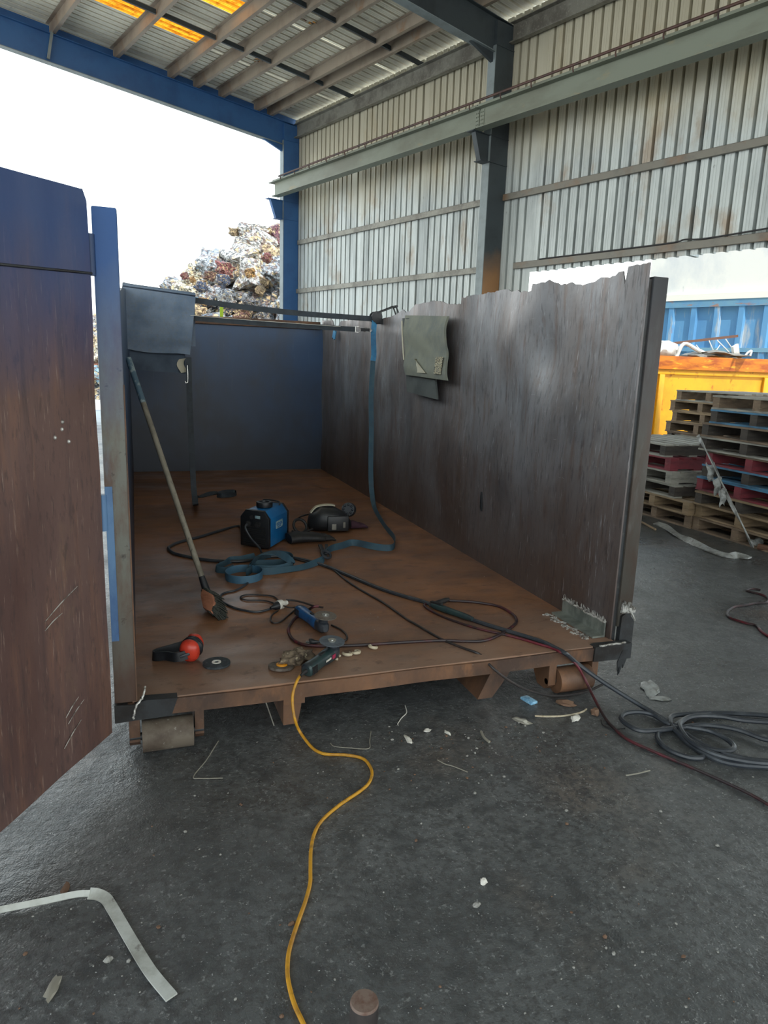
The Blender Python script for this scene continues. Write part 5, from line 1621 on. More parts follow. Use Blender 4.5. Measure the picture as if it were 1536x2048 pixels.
for c, r, mtl, lab, sd, fl, sq in (
        ((1.078, 2.58, 0.0), 0.028, 'white', 'long white sliver on the asphalt in front of the bin middle', 1, .3, (1.3, .4)),
        ((1.19, 2.632, 0.0), 0.017, 'white', 'white shard nearest the bin in the middle litter patch', 2, .4, (1, .7)),
        ((1.27, 2.591, 0.0), 0.018, 'white', 'thin white shard at the right of the middle litter patch', 3, .3, (1.2, .4)),
        ((1.907, 2.538, 0.0), 0.028, 'white', 'pale rectangular chunk in front of the right roller', 4, .4, (1.1, .7)),
        ((1.643, 2.583, 0.0), 0.034, 'wire', 'crumpled grey metal offcut left of the tan curved strip', 5, .4, (1.2, .5)),
        ((2.034, 2.562, 0.0), 0.026, 'chip_rust', 'small dark clump of dirt beside the red cable near the right roller', 6, .6, (1, .8)),
        ((1.952, 2.68, 0.0), 0.035, 'chip_rust', 'grey brown lump of dirt under the right roller', 7, .4, (1.3, .7)),
        ((2.483, 2.714, 0.0), 0.06, 'film', 'flat grey scrap of film on the asphalt right of the bin corner', 8, .12, (1.5, .7)),
        ((2.455, 2.606, 0.0), 0.04, 'film', 'smaller grey scrap of film on the asphalt right of the bin corner', 9, .12, (1.5, .6)),
        ((-0.253, 1.69, 0.0), 0.022, 'wire', 'crinkled grey film scrap on the asphalt at lower left', 10, .3, (1.5, .7)),
        ((-0.252, 2.061, 0.0), 0.022, 'chip_rust', 'brown leaf-like flake behind the pale bent bar', 11, .2, (.5, 1.3)),
        ((0.993, 1.706, 0.0), 0.012, 'white', 'white pebble on the open asphalt right of the yellow cord', 12, .8, (1, .9)),
        ((0.928, 1.626, 0.0), 0.012, 'chip', 'grey pebble on the open asphalt just below the white pebble', 13, .5, (1, .7)),
        ((0.377, 1.72, 0.0), 0.010, 'chip_rust', 'tiny rusty flake touching the left of the yellow cord', 14, .6, (.6, 1.2)),
        ((-0.121, 1.743, 0.0), 0.011, 'chip', 'small pale pebble left of the bent bar end', 15, .6, (1, .9)),
        ((2.234, 2.266, 0.0), 0.0, 'chip', '', 0, 0, (1, 1))):
    if r:
        lump('litter_piece', c, r, mtl, lab, 'litter', sd, fl, 2, 0.5, sq)

random.seed(21)
CH = [(1.359, 2.364, 0.0), (1.402, 2.383, 0.0), (1.218, 1.349, 0.0), (1.049, 2.585, 0.0), (1.314, 2.406, 0.0), (1.251, 1.298, 0.0), (0.005, 2.294, 0.0), (1.029, 1.322, 0.0), (-0.23, 1.969, 0.0), (0.876, 2.264, 0.0), (1.294, 1.967, 0.0), (0.915, 2.037, 0.0), (0.706, 1.398, 0.0), (0.756, 1.912, -0.0), (0.674, 2.355, 0.0), (1.265, 2.539, 0.0), (1.124, 2.633, 0.0), (0.696, 2.035, 0.0), (0.006, 2.14, -0.0), (1.132, 2.634, 0.0), (2.351, 2.223, 0.0), (2.144, 2.048, 0.0), (1.162, 2.257, 0.0), (0.113, 2.229, 0.0), (1.148, 2.512, 0.0), (1.292, 1.15, 0.0), (2.47, 2.144, 0.0), (1.646, 2.446, 0.0), (2.338, 1.921, 0.0), (0.281, 2.414, 0.0), (1.595, 2.373, 0.0), (0.444, 2.747, 0.0), (1.304, 2.238, 0.0), (0.632, 2.28, 0.0), (1.336, 2.436, 0.0), (-0.113, 2.835, -0.0), (1.42, 1.882, -0.0), (0.845, 2.666, 0.0), (2.502, 2.012, 0.0), (1.156, 2.498, 0.0), (1.465, 1.95, 0.0), (0.953, 2.549, 0.0), (1.182, 2.403, 0.0), (1.336, 2.541, 0.0), (1.537, 2.513, 0.0), (0.379, 1.485, 0.0), (1.21, 1.372, 0.0), (1.643, 2.551, 0.0), (1.318, 1.168, 0.0), (1.416, 1.556, 0.0), (1.307, 1.973, 0.0), (2.354, 2.046, 0.0), (1.635, 1.321, 0.0), (1.34, 2.524, 0.0), (1.454, 2.338, 0.0), (1.08, 2.719, 0.0), (2.04, 1.844, 0.0), (1.258, 2.506, 0.0), (-0.158, 1.737, 0.0), (1.546, 1.488, 0.0), (0.011, 1.822, 0.0), (1.629, 2.584, 0.0), (1.035, 2.671, 0.0), (1.199, 2.246, 0.0), (2.217, 2.05, 0.0), (1.017, 2.608, 0.0), (0.319, 2.327, 0.0), (0.447, 1.502, 0.0), (-0.246, 1.699, 0.0), (0.978, 2.295, 0.0), (2.55, 2.347, 0.0), (-0.035, 2.587, 0.0), (1.731, 2.173, 0.0), (1.66, 2.408, 0.0), (0.982, 2.628, 0.0), (0.878, 2.471, 0.0), (1.404, 2.588, 0.0), (1.726, 1.34, -0.0), (1.069, 1.97, 0.0), (0.497, 1.439, 0.0), (0.715, 2.384, 0.0), (0.345, 1.728, 0.0), (1.311, 2.432, 0.0), (-0.041, 1.617, 0.0), (2.124, 2.255, 0.0), (-0.234, 2.228, 0.0), (-0.034, 1.855, 0.0), (1.19, 2.479, 0.0), (1.691, 2.473, 0.0), (1.124, 1.205, 0.0), (1.02, 2.665, 0.0), (1.508, 1.263, 0.0), (-0.164, 1.898, 0.0), (1.192, 1.516, 0.0), (0.189, 1.522, 0.0), (1.805, 1.843, 0.0), (0.316, 2.334, 0.0), (0.498, 2.009, -0.0), (0.215, 2.079, 0.0), (1.256, 2.311, 0.0), (1.048, 1.896, 0.0), (1.228, 2.203, 0.0), (1.96, 2.378, 0.0), (1.054, 1.976, 0.0), (1.165, 2.404, 0.0), (1.401, 1.279, 0.0), (1.178, 2.38, 0.0), (-0.068, 1.726, 0.0), (0.633, 1.355, 0.0), (1.091, 2.557, 0.0), (1.404, 2.422, 0.0), (1.784, 2.152, 0.0), (1.585, 2.578, 0.0), (0.837, 1.296, 0.0), (1.171, 1.591, -0.0), (1.186, 1.596, 0.0), (-0.085, 1.682, 0.0), (1.638, 2.604, 0.0), (0.152, 2.127, 0.0), (1.721, 1.749, 0.0), (-0.325, 1.658, 0.0), (1.348, 2.213, -0.0), (0.081, 1.934, 0.0), (2.433, 2.358, 0.0), (1.678, 1.266, 0.0), (1.863, 1.627, 0.0), (1.414, 1.484, 0.0), (-0.331, 1.971, 0.0), (1.531, 2.624, 0.0), (1.551, 2.563, 0.0), (1.469, 1.384, 0.0), (0.927, 1.707, 0.0), (0.483, 2.574, 0.0), (0.675, 1.761, -0.0), (0.161, 2.432, 0.0), (-0.15, 1.587, 0.0), (1.011, 2.605, 0.0), (0.92, 1.595, 0.0), (1.23, 2.547, 0.0), (1.617, 2.39, 0.0), (1.082, 1.342, 0.0), (0.933, 2.445, 0.0), (0.638, 2.449, 0.0), (1.758, 1.787, 0.0), (1.231, 1.407, 0.0), (1.976, 1.76, 0.0), (0.449, 1.735, 0.0), (0.266, 1.799, 0.0), (1.163, 2.524, 0.0), (0.982, 2.244, 0.0), (1.254, 2.569, 0.0), (-0.064, 2.71, 0.0), (1.589, 2.506, 0.0), (0.897, 2.384, 0.0), (0.526, 2.569, 0.0), (1.115, 2.237, 0.0), (1.423, 2.472, 0.0), (0.866, 1.326, 0.0), (1.341, 2.56, 0.0), (-0.333, 1.832, 0.0), (1.218, 2.462, 0.0), (0.796, 2.251, -0.0), (0.292, 1.438, 0.0), (1.184, 2.146, 0.0), (0.881, 1.261, 0.0), (1.597, 2.556, 0.0), (1.948, 2.098, 0.0), (1.327, 2.332, 0.0), (0.862, 1.956, 0.0), (1.301, 1.329, 0.0), (1.271, 2.394, 0.0), (1.101, 2.589, 0.0), (0.371, 2.101, 0.0), (2.129, 1.87, 0.0), (1.385, 2.471, 0.0), (1.254, 2.222, 0.0), (1.74, 1.497, 0.0), (1.007, 2.33, 0.0), (1.602, 2.378, 0.0), (1.806, 2.245, 0.0), (1.592, 2.343, 0.0), (0.66, 2.452, 0.0), (0.8, 2.759, 0.0), (2.445, 1.979, 0.0), (1.037, 2.716, 0.0), (1.683, 2.359, 0.0), (1.245, 2.375, 0.0), (1.654, 2.109, 0.0), (0.957, 2.383, 0.0), (1.425, 1.124, 0.0)]
for i, c in enumerate(CH):
    r = random.choice((0.003, 0.003, 0.0035, 0.004, 0.005, 0.0075))
    o = lump('stone_chip', c, r, 'chip' if i % 3 else 'chip_rust', 'small stone chip scattered on the dark asphalt', 'stone chip', i + 0.5, 0.6, 1, 0.4, (1, 0.8), 'stone chips scattered on the asphalt')
BC = [(-0.012, 4.623, 0.23), (-0.055, 4.831, 0.23), (-0.059, 4.542, 0.23), (0.003, 4.594, 0.23), (0.044, 4.53, 0.23), (0.025, 4.562, 0.23), (-0.019, 4.805, 0.23), (0.028, 5.094, 0.23), (0.065, 4.565, 0.23), (0.004, 5.003, 0.23), (-0.038, 4.813, 0.23), (0.03, 4.695, 0.23), (0.009, 4.855, 0.23), (-0.04, 4.754, 0.23), (-0.043, 5.212, 0.23), (0.016, 4.857, 0.23), (-0.012, 4.765, 0.23), (0.888, 3.108, 0.23), (2.024, 4.309, 0.23), (1.038, 4.511, 0.23), (0.698, 3.08, 0.23), (0.486, 3.224, 0.23), (1.63, 2.961, 0.23), (0.343, 3.168, 0.23), (1.469, 2.767, 0.23), (0.088, 4.927, 0.23), (0.574, 3.699, 0.23), (1.01, 4.486, 0.23), (1.156, 3.306, 0.23), (1.217, 3.55, 0.23), (0.983, 3.317, 0.23), (0.164, 3.945, 0.23), (0.355, 4.606, 0.23), (1.604, 3.812, 0.23), (0.742, 4.118, 0.23), (1.37, 4.338, 0.23), (1.534, 4.424, 0.23), (2.194, 4.051, 0.23), (1.461, 3.429, 0.23), (0.909, 4.021, 0.23), (0.631, 3.306, 0.23), (1.003, 3.559, 0.23), (0.469, 3.549, 0.23), (0.356, 3.815, 0.23), (1.239, 3.486, 0.23)]
for i, c in enumerate(BC):
    lump('metal_flake', c, random.choice((0.002, 0.0025, 0.0035)), 'chip', 'tiny pale metal flake scattered on the rusty bed', 'flake', i + 0.3, 0.5, 1, 0.4, (1, 0.8), 'metal flakes on the bed')

mb = MB()
q = [Vector(p) for p in [(1.758, 2.794, 0.0), (1.802, 2.801, 0.0), (1.818, 2.728, 0.0), (1.775, 2.718, 0.0)]]
mb.prism([p + Vector((0, 0, 0.002)) for p in q], (0, 0, 0.014))
tag(mb.build('paper_packet', 'packet', bevel=0.003, origin=q[0]), 'small pale blue packet on the ground under the right front of the bin', 'packet')

# ------------------------------------------------------------------ pallets
def pallet(bear, board, name='wooden_pallet'):
    t = thing(name, (0, 0, 0), None, 'pallet')
    for y in (-0.53, 0, 0.53):
        mb = MB()
        mb.box((-0.58, y - 0.045, 0.018), (0.58, y + 0.045, 0.124))
        mb.build('bearer', bear, t)
    for k in range(7):
        x = -0.53 + k * 1.06 / 6
        mb = MB()
        mb.box((x - 0.055, -0.5825, 0.124), (x + 0.055, 0.5825, 0.142))
        mb.build('top_board', board, t)
    for k in range(4):
        x = (-0.53, -0.2, 0.2, 0.53)[k]
        mb = MB()
        mb.box((x - 0.055, -0.5825, 0.0), (x + 0.055, 0.5825, 0.018))
        mb.build('bottom_board', bear if bear == 'pal_red' else board, t)
    return t


PT = {}
NUM = ['topmost', 'second from top', 'third from top', 'fourth from top', 'fifth from top', 'sixth from top', 'fourth from bottom', 'third from bottom', 'second from bottom', 'bottommost']
CN = {'pal_brown': 'brown', 'pal_tan': 'tan', 'pal_dark': 'dark', 'pal_red': 'red', 'pal_blue': 'blue', 'pal_grey': 'grey'}
random.seed(5)


def put_pallet(bear, board, x, y, z, rz, label):
    key = (bear, board)
    if key not in PT:
        o = PT[key] = pallet(bear, board)
    else:
        o = copy_tree(PT[key])
    o.location = (x, y, z)
    o.rotation_euler = (0, 0, rz)
    tag(o, label, 'pallet', 'stacked wooden pallets')


SA = [('pal_brown', 'pal_brown'), ('pal_tan', 'pal_tan'), ('pal_dark', 'pal_tan'), ('pal_red', 'pal_blue'), ('pal_dark', 'pal_blue'), ('pal_red', 'pal_brown'), ('pal_dark', 'pal_grey'), ('pal_dark', 'pal_brown'), ('pal_dark', 'pal_blue'), ('pal_brown', 'pal_grey')]
for k, (a_, b_) in enumerate(SA):
    put_pallet(a_, b_, 6.18 + random.uniform(-.03, .03), 5.2 + random.uniform(-.05, .05), 0.1425 * k, random.uniform(-.03, .03) - 0.03,
               '%s pallet, %s of the near stack cut by the right edge' % (CN[a_], NUM[9 - k]))
SC = [('pal_brown', 'pal_brown'), ('pal_tan', 'pal_tan'), ('pal_dark', 'pal_grey'), ('pal_grey', 'pal_grey'), ('pal_red', 'pal_red'), ('pal_dark', 'pal_grey')]
N6 = ['bottommost', 'second from bottom', 'third from bottom', 'third from top', 'second from top', 'topmost']
for k, (a_, b_) in enumerate(SC):
    put_pallet(a_, b_, 6.15 + random.uniform(-.03, .03), 6.60 + (-0.21, -0.20, 0.03, 0.10, 0.17, 0.24)[k], 0.1425 * k, random.uniform(-.03, .03) - 0.03,
               '%s pallet, %s of the low stack just right of the bin post' % (CN[a_], N6[k]))
SB = [('pal_dark', 'pal_brown')] * 6 + [('pal_brown', 'pal_brown'), ('pal_brown', 'pal_tan'), ('pal_brown', 'pal_tan'), ('pal_brown', 'pal_grey')]
for k, (a_, b_) in enumerate(SB):
    put_pallet(a_, b_, 7.52 + random.uniform(-.02, .02), 7.24 + (0, .03, -.02, .02, 0, .04, .06, -.02, .05, -.06)[k], 0.1425 * k, random.uniform(-.02, .02) - 0.03,
               '%s pallet, %s of the rear stack against the yellow skip' % (CN[a_], NUM[9 - k]))

# plastic film hanging down the near stack, and film on the ground
pf = thing('plastic_film', (5.55, 5.806, 0.994), 'twisted strip of clear plastic film hanging down the front of the near pallet stack', 'plastic film')
mb = MB()
PF = [(5.56, 5.825, 1.003), (5.53, 5.718, 0.926), (5.5, 5.475, 0.706), (5.46, 5.209, 0.43), (5.43, 4.981, 0.227), (5.593, 4.986, 0.01)]
mb.ribbon(PF, 0.035, 0.012, sides=[(0, 1, .2), (.3, 1, .2), (1, .4, 0), (0, 1, 0), (.6, .8, 0), (0, 1, 0)])
mb.build('twisted_strip', 'film', pf, ang=70)
random.seed(8)
for k, (px, w) in enumerate((((1416, 925), 0.07), ((1428, 965), 0.06), ((1444, 980), 0.06))):
    c = Vector(PF[2]) + (Vector(PF[3]) - Vector(PF[2])) * (0.0, 0.45, 0.8)[k]
    mb = MB()
    mb.grid(lambda s, t: (c.x - 0.02 + 0.02 * math.sin(5 * s + k), c.y + 0.09 * s * (1 - 0.6 * t) + 0.01 * math.sin(9 * t), c.z + 0.04 - 0.16 * t + 0.02 * math.sin(7 * s)), 8, 8, 0.004, (-1, 0, 0))
    mb.build('loose_flap', 'film', pf, ang=60)
lump('film_bundle', (5.704, 5.04, 0.0), 0.06, 'film', 'crumpled wad of film at the foot of the hanging strip', 'plastic film', 3.3, 0.7, 3, 0.6)
mb = MB()
mb.tube([(5.601, 4.926, 0.03), (5.642, 4.803, 0.03), (5.731, 4.584, 0.03)], 0.03, 10, 2)
tag(mb.build('pipe_offcut', 'scrap_brown', origin=(5.723, 5.017, 0.0)), 'brown pipe end on the ground in front of the near pallet stack', 'pipe')
mb = MB()
mb.ribbon([(5.349, 6.054, 0.02), (5.326, 5.886, 0.02), (5.183, 5.546, 0.02), (5.105, 5.267, 0.02), (5.037, 4.952, 0.02), (5.047, 4.752, 0.02), (5.152, 4.729, 0.02), (5.189, 4.635, 0.02)], 0.07, 0.012, sides=[(1, 0, .3), (.6, .6, .2), (1, 0, 0), (.5, .5, .5), (1, 0, .2), (.3, .8, .2), (1, .2, .5), (1, 0, 0)])
tag(mb.build('plastic_film', 'film', ang=60, origin=(5.169, 5.334, 0.0)), 'pale twisted film strip lying on the ground before the pallets', 'plastic film')

# ------------------------------------------------------------------ yellow skip with scrap, blue and white containers outside
RT, FW = Vector((0.941039, -0.338297, 0.0)), Vector((0.338297, 0.941039, 0.0))
S0 = Vector((8.456, 10.06, 1.94))
S0 = Vector((S0.x, S0.y, 0)) - RT * 0.7
sk = thing('yellow_skip', S0, 'big yellow steel skip with rusty orange rim outside the wall opening', 'skip bin')
ZS = 1.93


def rf_box(mb, o, r0, r1, d0, d1, z0, z1, ax=None, ay=None):
    ax, ay = ax or RT, ay or FW
    mb.hexa([o + ax * a_ + ay * b_ + Vector((0, 0, c_)) for c_ in (z0, z1) for a_, b_ in ((r0, d0), (r1, d0), (r1, d1), (r0, d1))])


mb = MB()
rf_box(mb, S0, 0, 3.6, 0, 0.02, 0.12, ZS)
rf_box(mb, S0, 0, 3.6, 1.2, 1.22, 0.12, ZS)
rf_box(mb, S0, 0, 0.02, 0, 1.22, 0.12, ZS)
rf_box(mb, S0, 3.58, 3.6, 0, 1.22, 0.12, ZS)
rf_box(mb, S0, 0, 3.6, 0, 1.22, 0.10, 0.13)
mb.build('skip_body', 'yellow_skip', sk)
mb = MB()
for d0, d1 in ((-0.07, 0.03), (1.19, 1.29)):
    rf_box(mb, S0, -0.06, 3.66, d0, d1, ZS - 0.21, ZS + 0.01)
for r0, r1 in ((-0.06, 0.03), (3.57, 3.66)):
    rf_box(mb, S0, r0, r1, -0.07, 1.29, ZS - 0.21, ZS + 0.01)
mb.build('skip_rim', 'skip_rim', sk, bevel=0.012)
mb = MB()
rf_box(mb, S0, -0.02, 3.62, -0.035, 0.0, ZS - 0.30, ZS - 0.24)
mb.build('rim_ledge', 'yellow_skip', sk, bevel=0.008)
for r in (0.02, 0.80, 2.6):
    mb = MB()
    rf_box(mb, S0, r, r + 0.09, -0.06, 0.0, 0.12, ZS - 0.30)
    mb.build('side_rib', 'yellow_skip', sk, bevel=0.008)
for r in (0.3, 3.0):
    mb = MB()
    rf_box(mb, S0, r, r + 0.3, 0.1, 1.1, 0.0, 0.12)
    mb.build('skid_foot', 'scrap_brown', sk)
DS = 12.9
mb = MB()
mb.bar(Vector((8.94, 10.797, 2.13)), Vector((10.457, 10.303, 2.363)), 0.05, 0.045)
tag(mb.build('box_section', 'scrap_brown', origin=(9.633, 10.571, 2.235)), 'long brown steel section sticking up across the scrap in the yellow skip', 'scrap metal')
mb = MB()
mb.tube([(9.308, 10.513, 1.937), (9.454, 10.515, 2.182), (9.681, 10.412, 2.084), (9.958, 10.285, 1.961)], 0.035, 10, 5)
tag(mb.build('bent_tube', 'scrap_white', origin=(9.453, 10.511, 2.164)), 'white bent tube poking out of the yellow skip', 'scrap metal')
lump('white_drum', (9.191, 10.661, 1.924), 0.2, 'scrap_white', 'white dented drum at the left end of the yellow skip', 'scrap metal', 2.2, 0.9, 3, 0.2)
mb = MB()
mb.obox((10.33, 10.176, 2.072), RT * 0.045 + Vector((0, 0, 0.03)), FW * 0.05, Vector((0, 0, 0.12)) - RT * 0.03)
tag(mb.build('white_block', 'scrap_white', bevel=0.01, origin=(10.33, 10.176, 2.072)), 'white upright block in the yellow skip below the brown section end', 'scrap metal')
mb = MB()
mb.tube([(10.49, 10.104, 2.006), (10.544, 10.098, 2.07), (10.605, 10.083, 2.099), (10.576, 10.074, 2.009)], 0.02, 8, 4)
tag(mb.build('bent_bracket', 'scrap_white', origin=(10.544, 10.098, 2.07)), 'small white bent bracket right of the white block in the yellow skip', 'scrap metal')
mb = MB()
for a_, b_ in [((9.923, 10.418, 2.262), (10.024, 10.322, 1.99)), ((10.061, 10.372, 2.276), (10.342, 10.206, 1.983)), ((10.208, 10.324, 2.299), (10.362, 10.217, 2.064)), ((9.973, 10.34, 1.988), (10.109, 10.335, 2.189)), ((9.696, 10.48, 2.174), (9.844, 10.385, 1.983))]:
    mb.tube([a_, b_], 0.009, 6, 1)
tag(mb.build('wire_truss', 'scrap_white', origin=(10.057, 10.353, 2.187)), 'zigzag of white wire under the brown section in the yellow skip', 'scrap metal')
lump('scrap_tangle', (10.044, 10.462, 1.919), 0.5, 'girt', 'grey tangle of metal filling the yellow skip behind its rim', 'scrap metal', 4.4, 0.16, 3, 0.7, (1.8, 0.7))

B0, B1 = Vector((10.706, 12.612, 3.15)), Vector((11.593, 10.807, 3.15))
bax = (B1 - B0)
bax.z = 0
bax.normalize()
bay = Vector((-bax.y, bax.x, 0))
BO = Vector((B0.x, B0.y, 0)) - bax * 0.75
ZT = 3.15
bc = thing('blue_container', BO, 'faded blue ribbed steel container behind the yellow skip', 'container')
mb = MB()
for d0, d1 in ((0.05, 0.07), (2.3, 2.32)):
    rf_box(mb, BO, 0, 6.5, d0, d1, 0.1, ZT - 0.02, bax, bay)
rf_box(mb, BO, 0, 0.02, 0.05, 2.32, 0.1, ZT - 0.02, bax, bay)
rf_box(mb, BO, 6.48, 6.5, 0.05, 2.32, 0.1, ZT - 0.02, bax, bay)
rf_box(mb, BO, 0, 6.5, 0.05, 2.32, 0.1, 0.14, bax, bay)
mb.build('side_panel', 'blue_cont', bc)
mb = MB()
rf_box(mb, BO, -0.05, 6.55, -0.02, 0.12, ZT - 0.14, ZT, bax, bay)
rf_box(mb, BO, -0.05, 6.55, 2.25, 2.39, ZT - 0.14, ZT, bax, bay)
mb.build('top_rail', 'blue_rail', bc)
mb = MB()
rf_box(mb, BO, -0.05, 6.55, -0.02, 0.1, 2.12, 2.20, bax, bay)
mb.build('middle_rail', 'blue_rail', bc)
for k in range(14):
    r = 0.45 + k * 0.465
    if r < 6.4:
        mb = MB()
        mb.prism([BO + bax * (r + p_) - bay * (q_ - 0.05) + Vector((0, 0, 0.1)) for p_, q_ in ((-0.08, 0), (-0.05, 0.06), (0.05, 0.06), (0.08, 0))], (0, 0, ZT - 0.24))
        mb.build('upright_rib', 'blue_cont', bc)
for r in (0.2, 5.9):
    mb = MB()
    rf_box(mb, BO, r, r + 0.4, 0.2, 2.2, 0, 0.1, bax, bay)
    mb.build('skid_foot', 'scrap_brown', bc)

wc_ = thing('white_container', BO + Vector((0, 0, ZT)), 'plain white box container resting on top of the blue container', 'container')
mb = MB()
rf_box(mb, BO, 0.35, 6.5, 0.03, 2.35, ZT + 0.1, ZT + 2.5, bax, bay)
mb.build('white_box', 'white_cont', wc_)
mb = MB()
rf_box(mb, BO, 0.3, 6.55, -0.03, 2.41, ZT, ZT + 0.12, bax, bay)
mb.build('bottom_rail', 'white_rail', wc_)

# ------------------------------------------------------------------ scrap heap beyond the open end
HP = [(-16.0, 0.0), (-13.5, 1.9), (-11.2, 3.3), (-9.0, 4.25), (-7.4, 5.2), (-6.4, 5.85), (-5.8, 6.15), (-5.0, 6.1), (-4.2, 6.0), (-2.5, 6.2), (0.0, 5.6), (3.0, 4.0), (6.0, 0.0)]


def heap_h(s):
    for (a_, za), (b_, zb_) in zip(HP, HP[1:]):
        if a_ <= s <= b_:
            return za + (zb_ - za) * (s - a_) / (b_ - a_)
    return 0


def heap_pt(s, q, lift=0):
    h = heap_h(s)
    z = h * q
    dpt = 29.5 - (h - z) * 0.9
    p = RT * s + FW * dpt
    return Vector((p.x, p.y, z + lift))


hm_ = MB()
hm_.grid(lambda a_, b_: heap_pt(-16 + 22 * a_, b_ * 0.93) + Vector((noise.noise((a_ * 60, b_ * 20, 1)), noise.noise((a_ * 60, b_ * 20, 5)), noise.noise((a_ * 60, b_ * 20, 9)))) * 0.35 + FW * 0.25, 110, 40, 0.6, (0, 0, -1))
SCR = {}
PAL = {'pale': (206, 204, 198), 'silver': (176, 182, 186), 'tan': (204, 178, 138), 'grey': (120, 122, 124), 'maroon': (124, 76, 84), 'red': (170, 96, 90), 'amber': (214, 156, 84), 'blue': (84, 100, 130), 'sky': (150, 190, 214), 'brown': (136, 92, 74), 'slate': (70, 76, 88), 'cream': (232, 222, 194)}
for nm, c_ in PAL.items():
    c_ = tuple(int(x * 0.84) for x in c_)
    d_k = tuple(int(x * 0.40) for x in c_)  # dark noise tone stands in for shade in the crevices
    l_k = tuple(min(235, int(x * 1.25 + 20)) for x in c_)
    M['scrap_' + nm] = mat('scrap_' + nm, rgb(c_), 0.45, 0.1, layers=[
        ('n', rgb(d_k), (4, 9, 7), 0.47, 0.55, 0.9), ('n', rgb(l_k), (6, 5, 11), 0.54, 0.60, 0.9), ('v', rgb(120, 96, 82), (9, 9, 9), 0.72, 0.76, 0.7), ('v', rgb(214, 190, 140), (8, 8, 8), 0.84, 0.86, 0.6)], bump=((7, 13, 10), 1.0, 0.16))
tag(hm_.build('scrap_heap', 'scrap_grey', ang=15), 'loose crushed scrap between the bales of the tall heap outside', 'scrap heap', kind='stuff')
random.seed(33)
SH = []
for k in range(9):
    bm = bmesh.new()
    bmesh.ops.create_cube(bm, size=1.0)
    bmesh.ops.subdivide_edges(bm, edges=bm.edges, cuts=5, use_grid_fill=True)
    mb = MB()
    rnd = 0.25 + 0.5 * (k % 3) / 2
    for v_ in bm.verts:
        p = v_.co.copy()
        sp = p.normalized() * 0.62
        p = p * (1 - rnd) + sp * rnd
        p = p * (1 + noise.noise(p * 2.6 + Vector((k * 3, 0, 0))) * 0.45 + noise.noise(p * 6 + Vector((0, k * 3, 0))) * 0.30)
        mb.v.append(tuple(p))
    mb.f = [tuple(v_.index for v_ in fc.verts) for fc in bm.faces]
    bm.free()
    SH.append(mb)
BALES = {}


def bale(k, colr, loc, sc, rot, label, group=None):
    key = (k, colr)
    if key not in BALES:
        o = SH[k].build('scrap_bale', 'scrap_' + colr, ang=28)
        BALES[key] = o
    else:
        o = BALES[key].copy()
        COL.objects.link(o)
    o.location = loc
    o.scale = sc
    o.rotation_euler = rot
    return tag(o, label, 'scrap bale', group)


ADJ = {'pale': 'pale', 'silver': 'silvery', 'tan': 'tan', 'grey': 'grey', 'cream': 'cream', 'slate': 'slate-dark', 'brown': 'brown', 'maroon': 'maroon', 'sky': 'pale blue'}
wts = ['pale'] * 7 + ['silver'] * 5 + ['cream'] * 3 + ['tan'] * 3 + ['grey'] * 3 + ['slate'] * 2 + ['brown', 'maroon', 'sky']
for i in range(287):
    s = random.uniform(-13.5, -2.6) if i < 250 else random.uniform(-10.5, -3.5)
    q = random.uniform(0.25, 0.985) if i < 250 else random.uniform(0.90, 1.0)
    big = random.random() < 0.2
    sz = random.uniform(0.7, 1.1) if big else random.uniform(0.28, 0.6)
    c_ = random.choice(wts)
    bale(random.randrange(9), c_, heap_pt(s, q) - FW * 0.1, (sz * random.uniform(.8, 1.3), sz, sz * random.uniform(.6, 1.0)), (random.uniform(-.6, .6), random.uniform(-.6, .6), random.uniform(0, 6.3)),
         'crumpled %s bale among many on the slope of the scrap heap' % ADJ[c_], '%s bales on the scrap heap' % ADJ[c_])
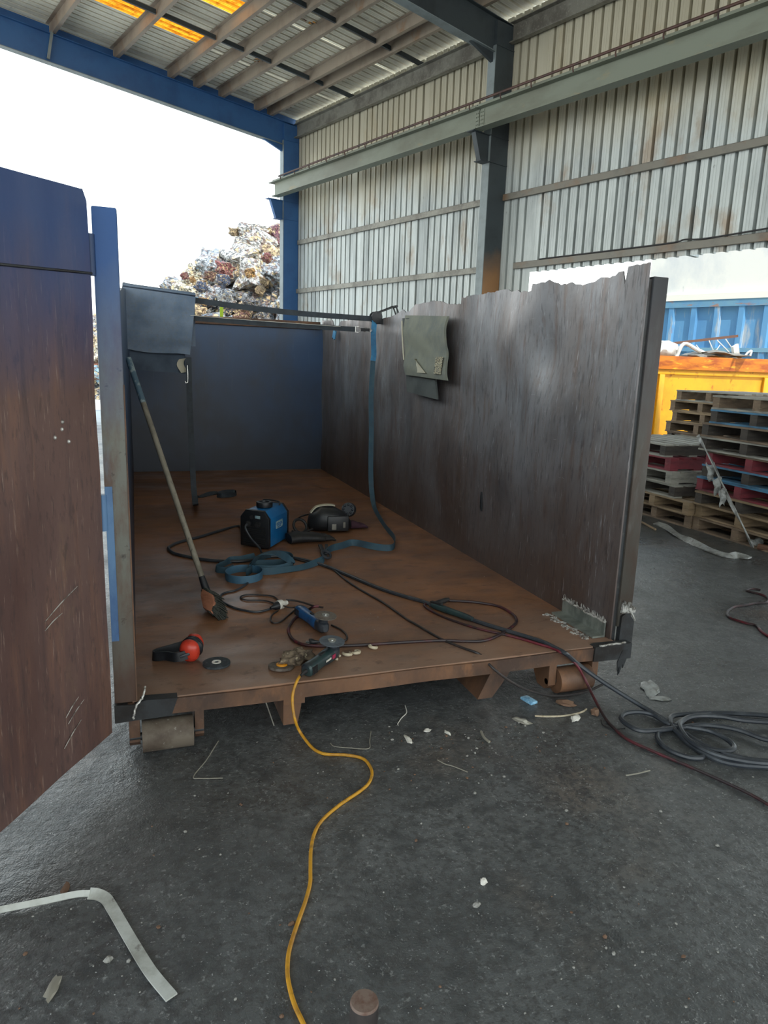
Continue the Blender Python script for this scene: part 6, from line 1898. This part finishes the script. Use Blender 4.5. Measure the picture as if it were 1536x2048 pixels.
SPEC = [((4.702, 29.99, 6.444), 'pale', 0, 1.15, 'large rounded pale bale on the summit of the scrap heap'), ((4.186, 30.431, 6.617), 'tan', 1, 0.5, 'tan box corner jutting out left of the summit bale'),
        ((5.56, 29.706, 6.553), 'maroon', 3, 0.85, 'maroon bale on the crest beside the blue column'), ((3.442, 27.485, 4.847), 'red', 1, 0.75, 'red and grey crushed panel in the middle of the scrap heap'),
        ((2.877, 26.962, 4.508), 'brown', 0, 0.5, 'rust red panel left of the heap middle'), ((4.273, 26.942, 4.728), 'amber', 4, 0.45, 'amber yellow scrap patch below the middle of the heap'),
        ((5.014, 27.689, 5.382), 'red', 2, 0.5, 'rose red scrap sheet near the blue column'), ((3.277, 26.346, 4.339), 'blue', 5, 0.5, 'dark blue scrap lump low on the heap'),
        ((2.06, 27.693, 4.523), 'red', 6, 0.35, 'small red scrap on the left shoulder of the heap'), ((2.278, 27.145, 4.363), 'amber', 7, 0.3, 'small orange scrap on the left shoulder of the heap'),
        ((2.512, 26.34, 4.05), 'blue', 8, 0.5, 'blue scrap lump above the strap on the left of the heap'), ((2.519, 25.79, 3.538), 'amber', 0, 0.4, 'amber scrap just under the strap line'),
        ((2.406, 25.838, 3.568), 'sky', 1, 0.3, 'pale blue scrap just under the strap line')]
for p_, c_, k, sz, lab in SPEC:
    bale(k, c_, Vector(p_) - FW * (0.55 if sz < 0.8 else -0.2), (sz * 0.75, sz * 0.62, sz * 0.55) if sz < 0.8 else (sz, sz * .9, sz * .9), (0.3 * k, 0.2, 0.7 * k), lab)

# lime marker and dark panel just behind the bin
mk = thing('marker_post', (1.343, 11.596, 2.227), 'small lime green marker standing up behind the back wall of the bin', 'marker')
p_ = Vector((1.349, 11.628, 2.385))
mk.location = (p_.x, p_.y, 0)
WORLD[mk.name] = Vector((p_.x, p_.y, 0))
mb = MB()
mb.box((p_.x - 0.02, p_.y - 0.01, 0), (p_.x + 0.02, p_.y + 0.01, p_.z - 0.05))
mb.build('marker_stake', 'navy', mk)
mb = MB()
mb.box((p_.x - 0.026, p_.y - 0.014, p_.z - 0.2), (p_.x + 0.026, p_.y + 0.014, p_.z + 0.05))
mb.build('lime_cap', 'lime', mk)

# mostly unseen yard, made pale to bounce sunlight into the shed
for nm, quad in (('floor_bounce_end', [bu(-40, 17.3, 0), bu(60, 17.3, 0), bu(60, 80, 0), bu(-40, 80, 0)]),
                 ('floor_bounce_wall', [bu(11.0, -30, 0), bu(60, -30, 0), bu(60, 17.3, 0), bu(11.0, 17.3, 0)]),
                 ('floor_bounce_side', [bu(-40, -30, 0), bu(-7.3, -30, 0), bu(-7.3, 17.3, 0), bu(-40, 17.3, 0)])):
    mb = MB()
    mb.prism(quad, (0, 0, 0.004))
    struct(mb, nm, 'yard')
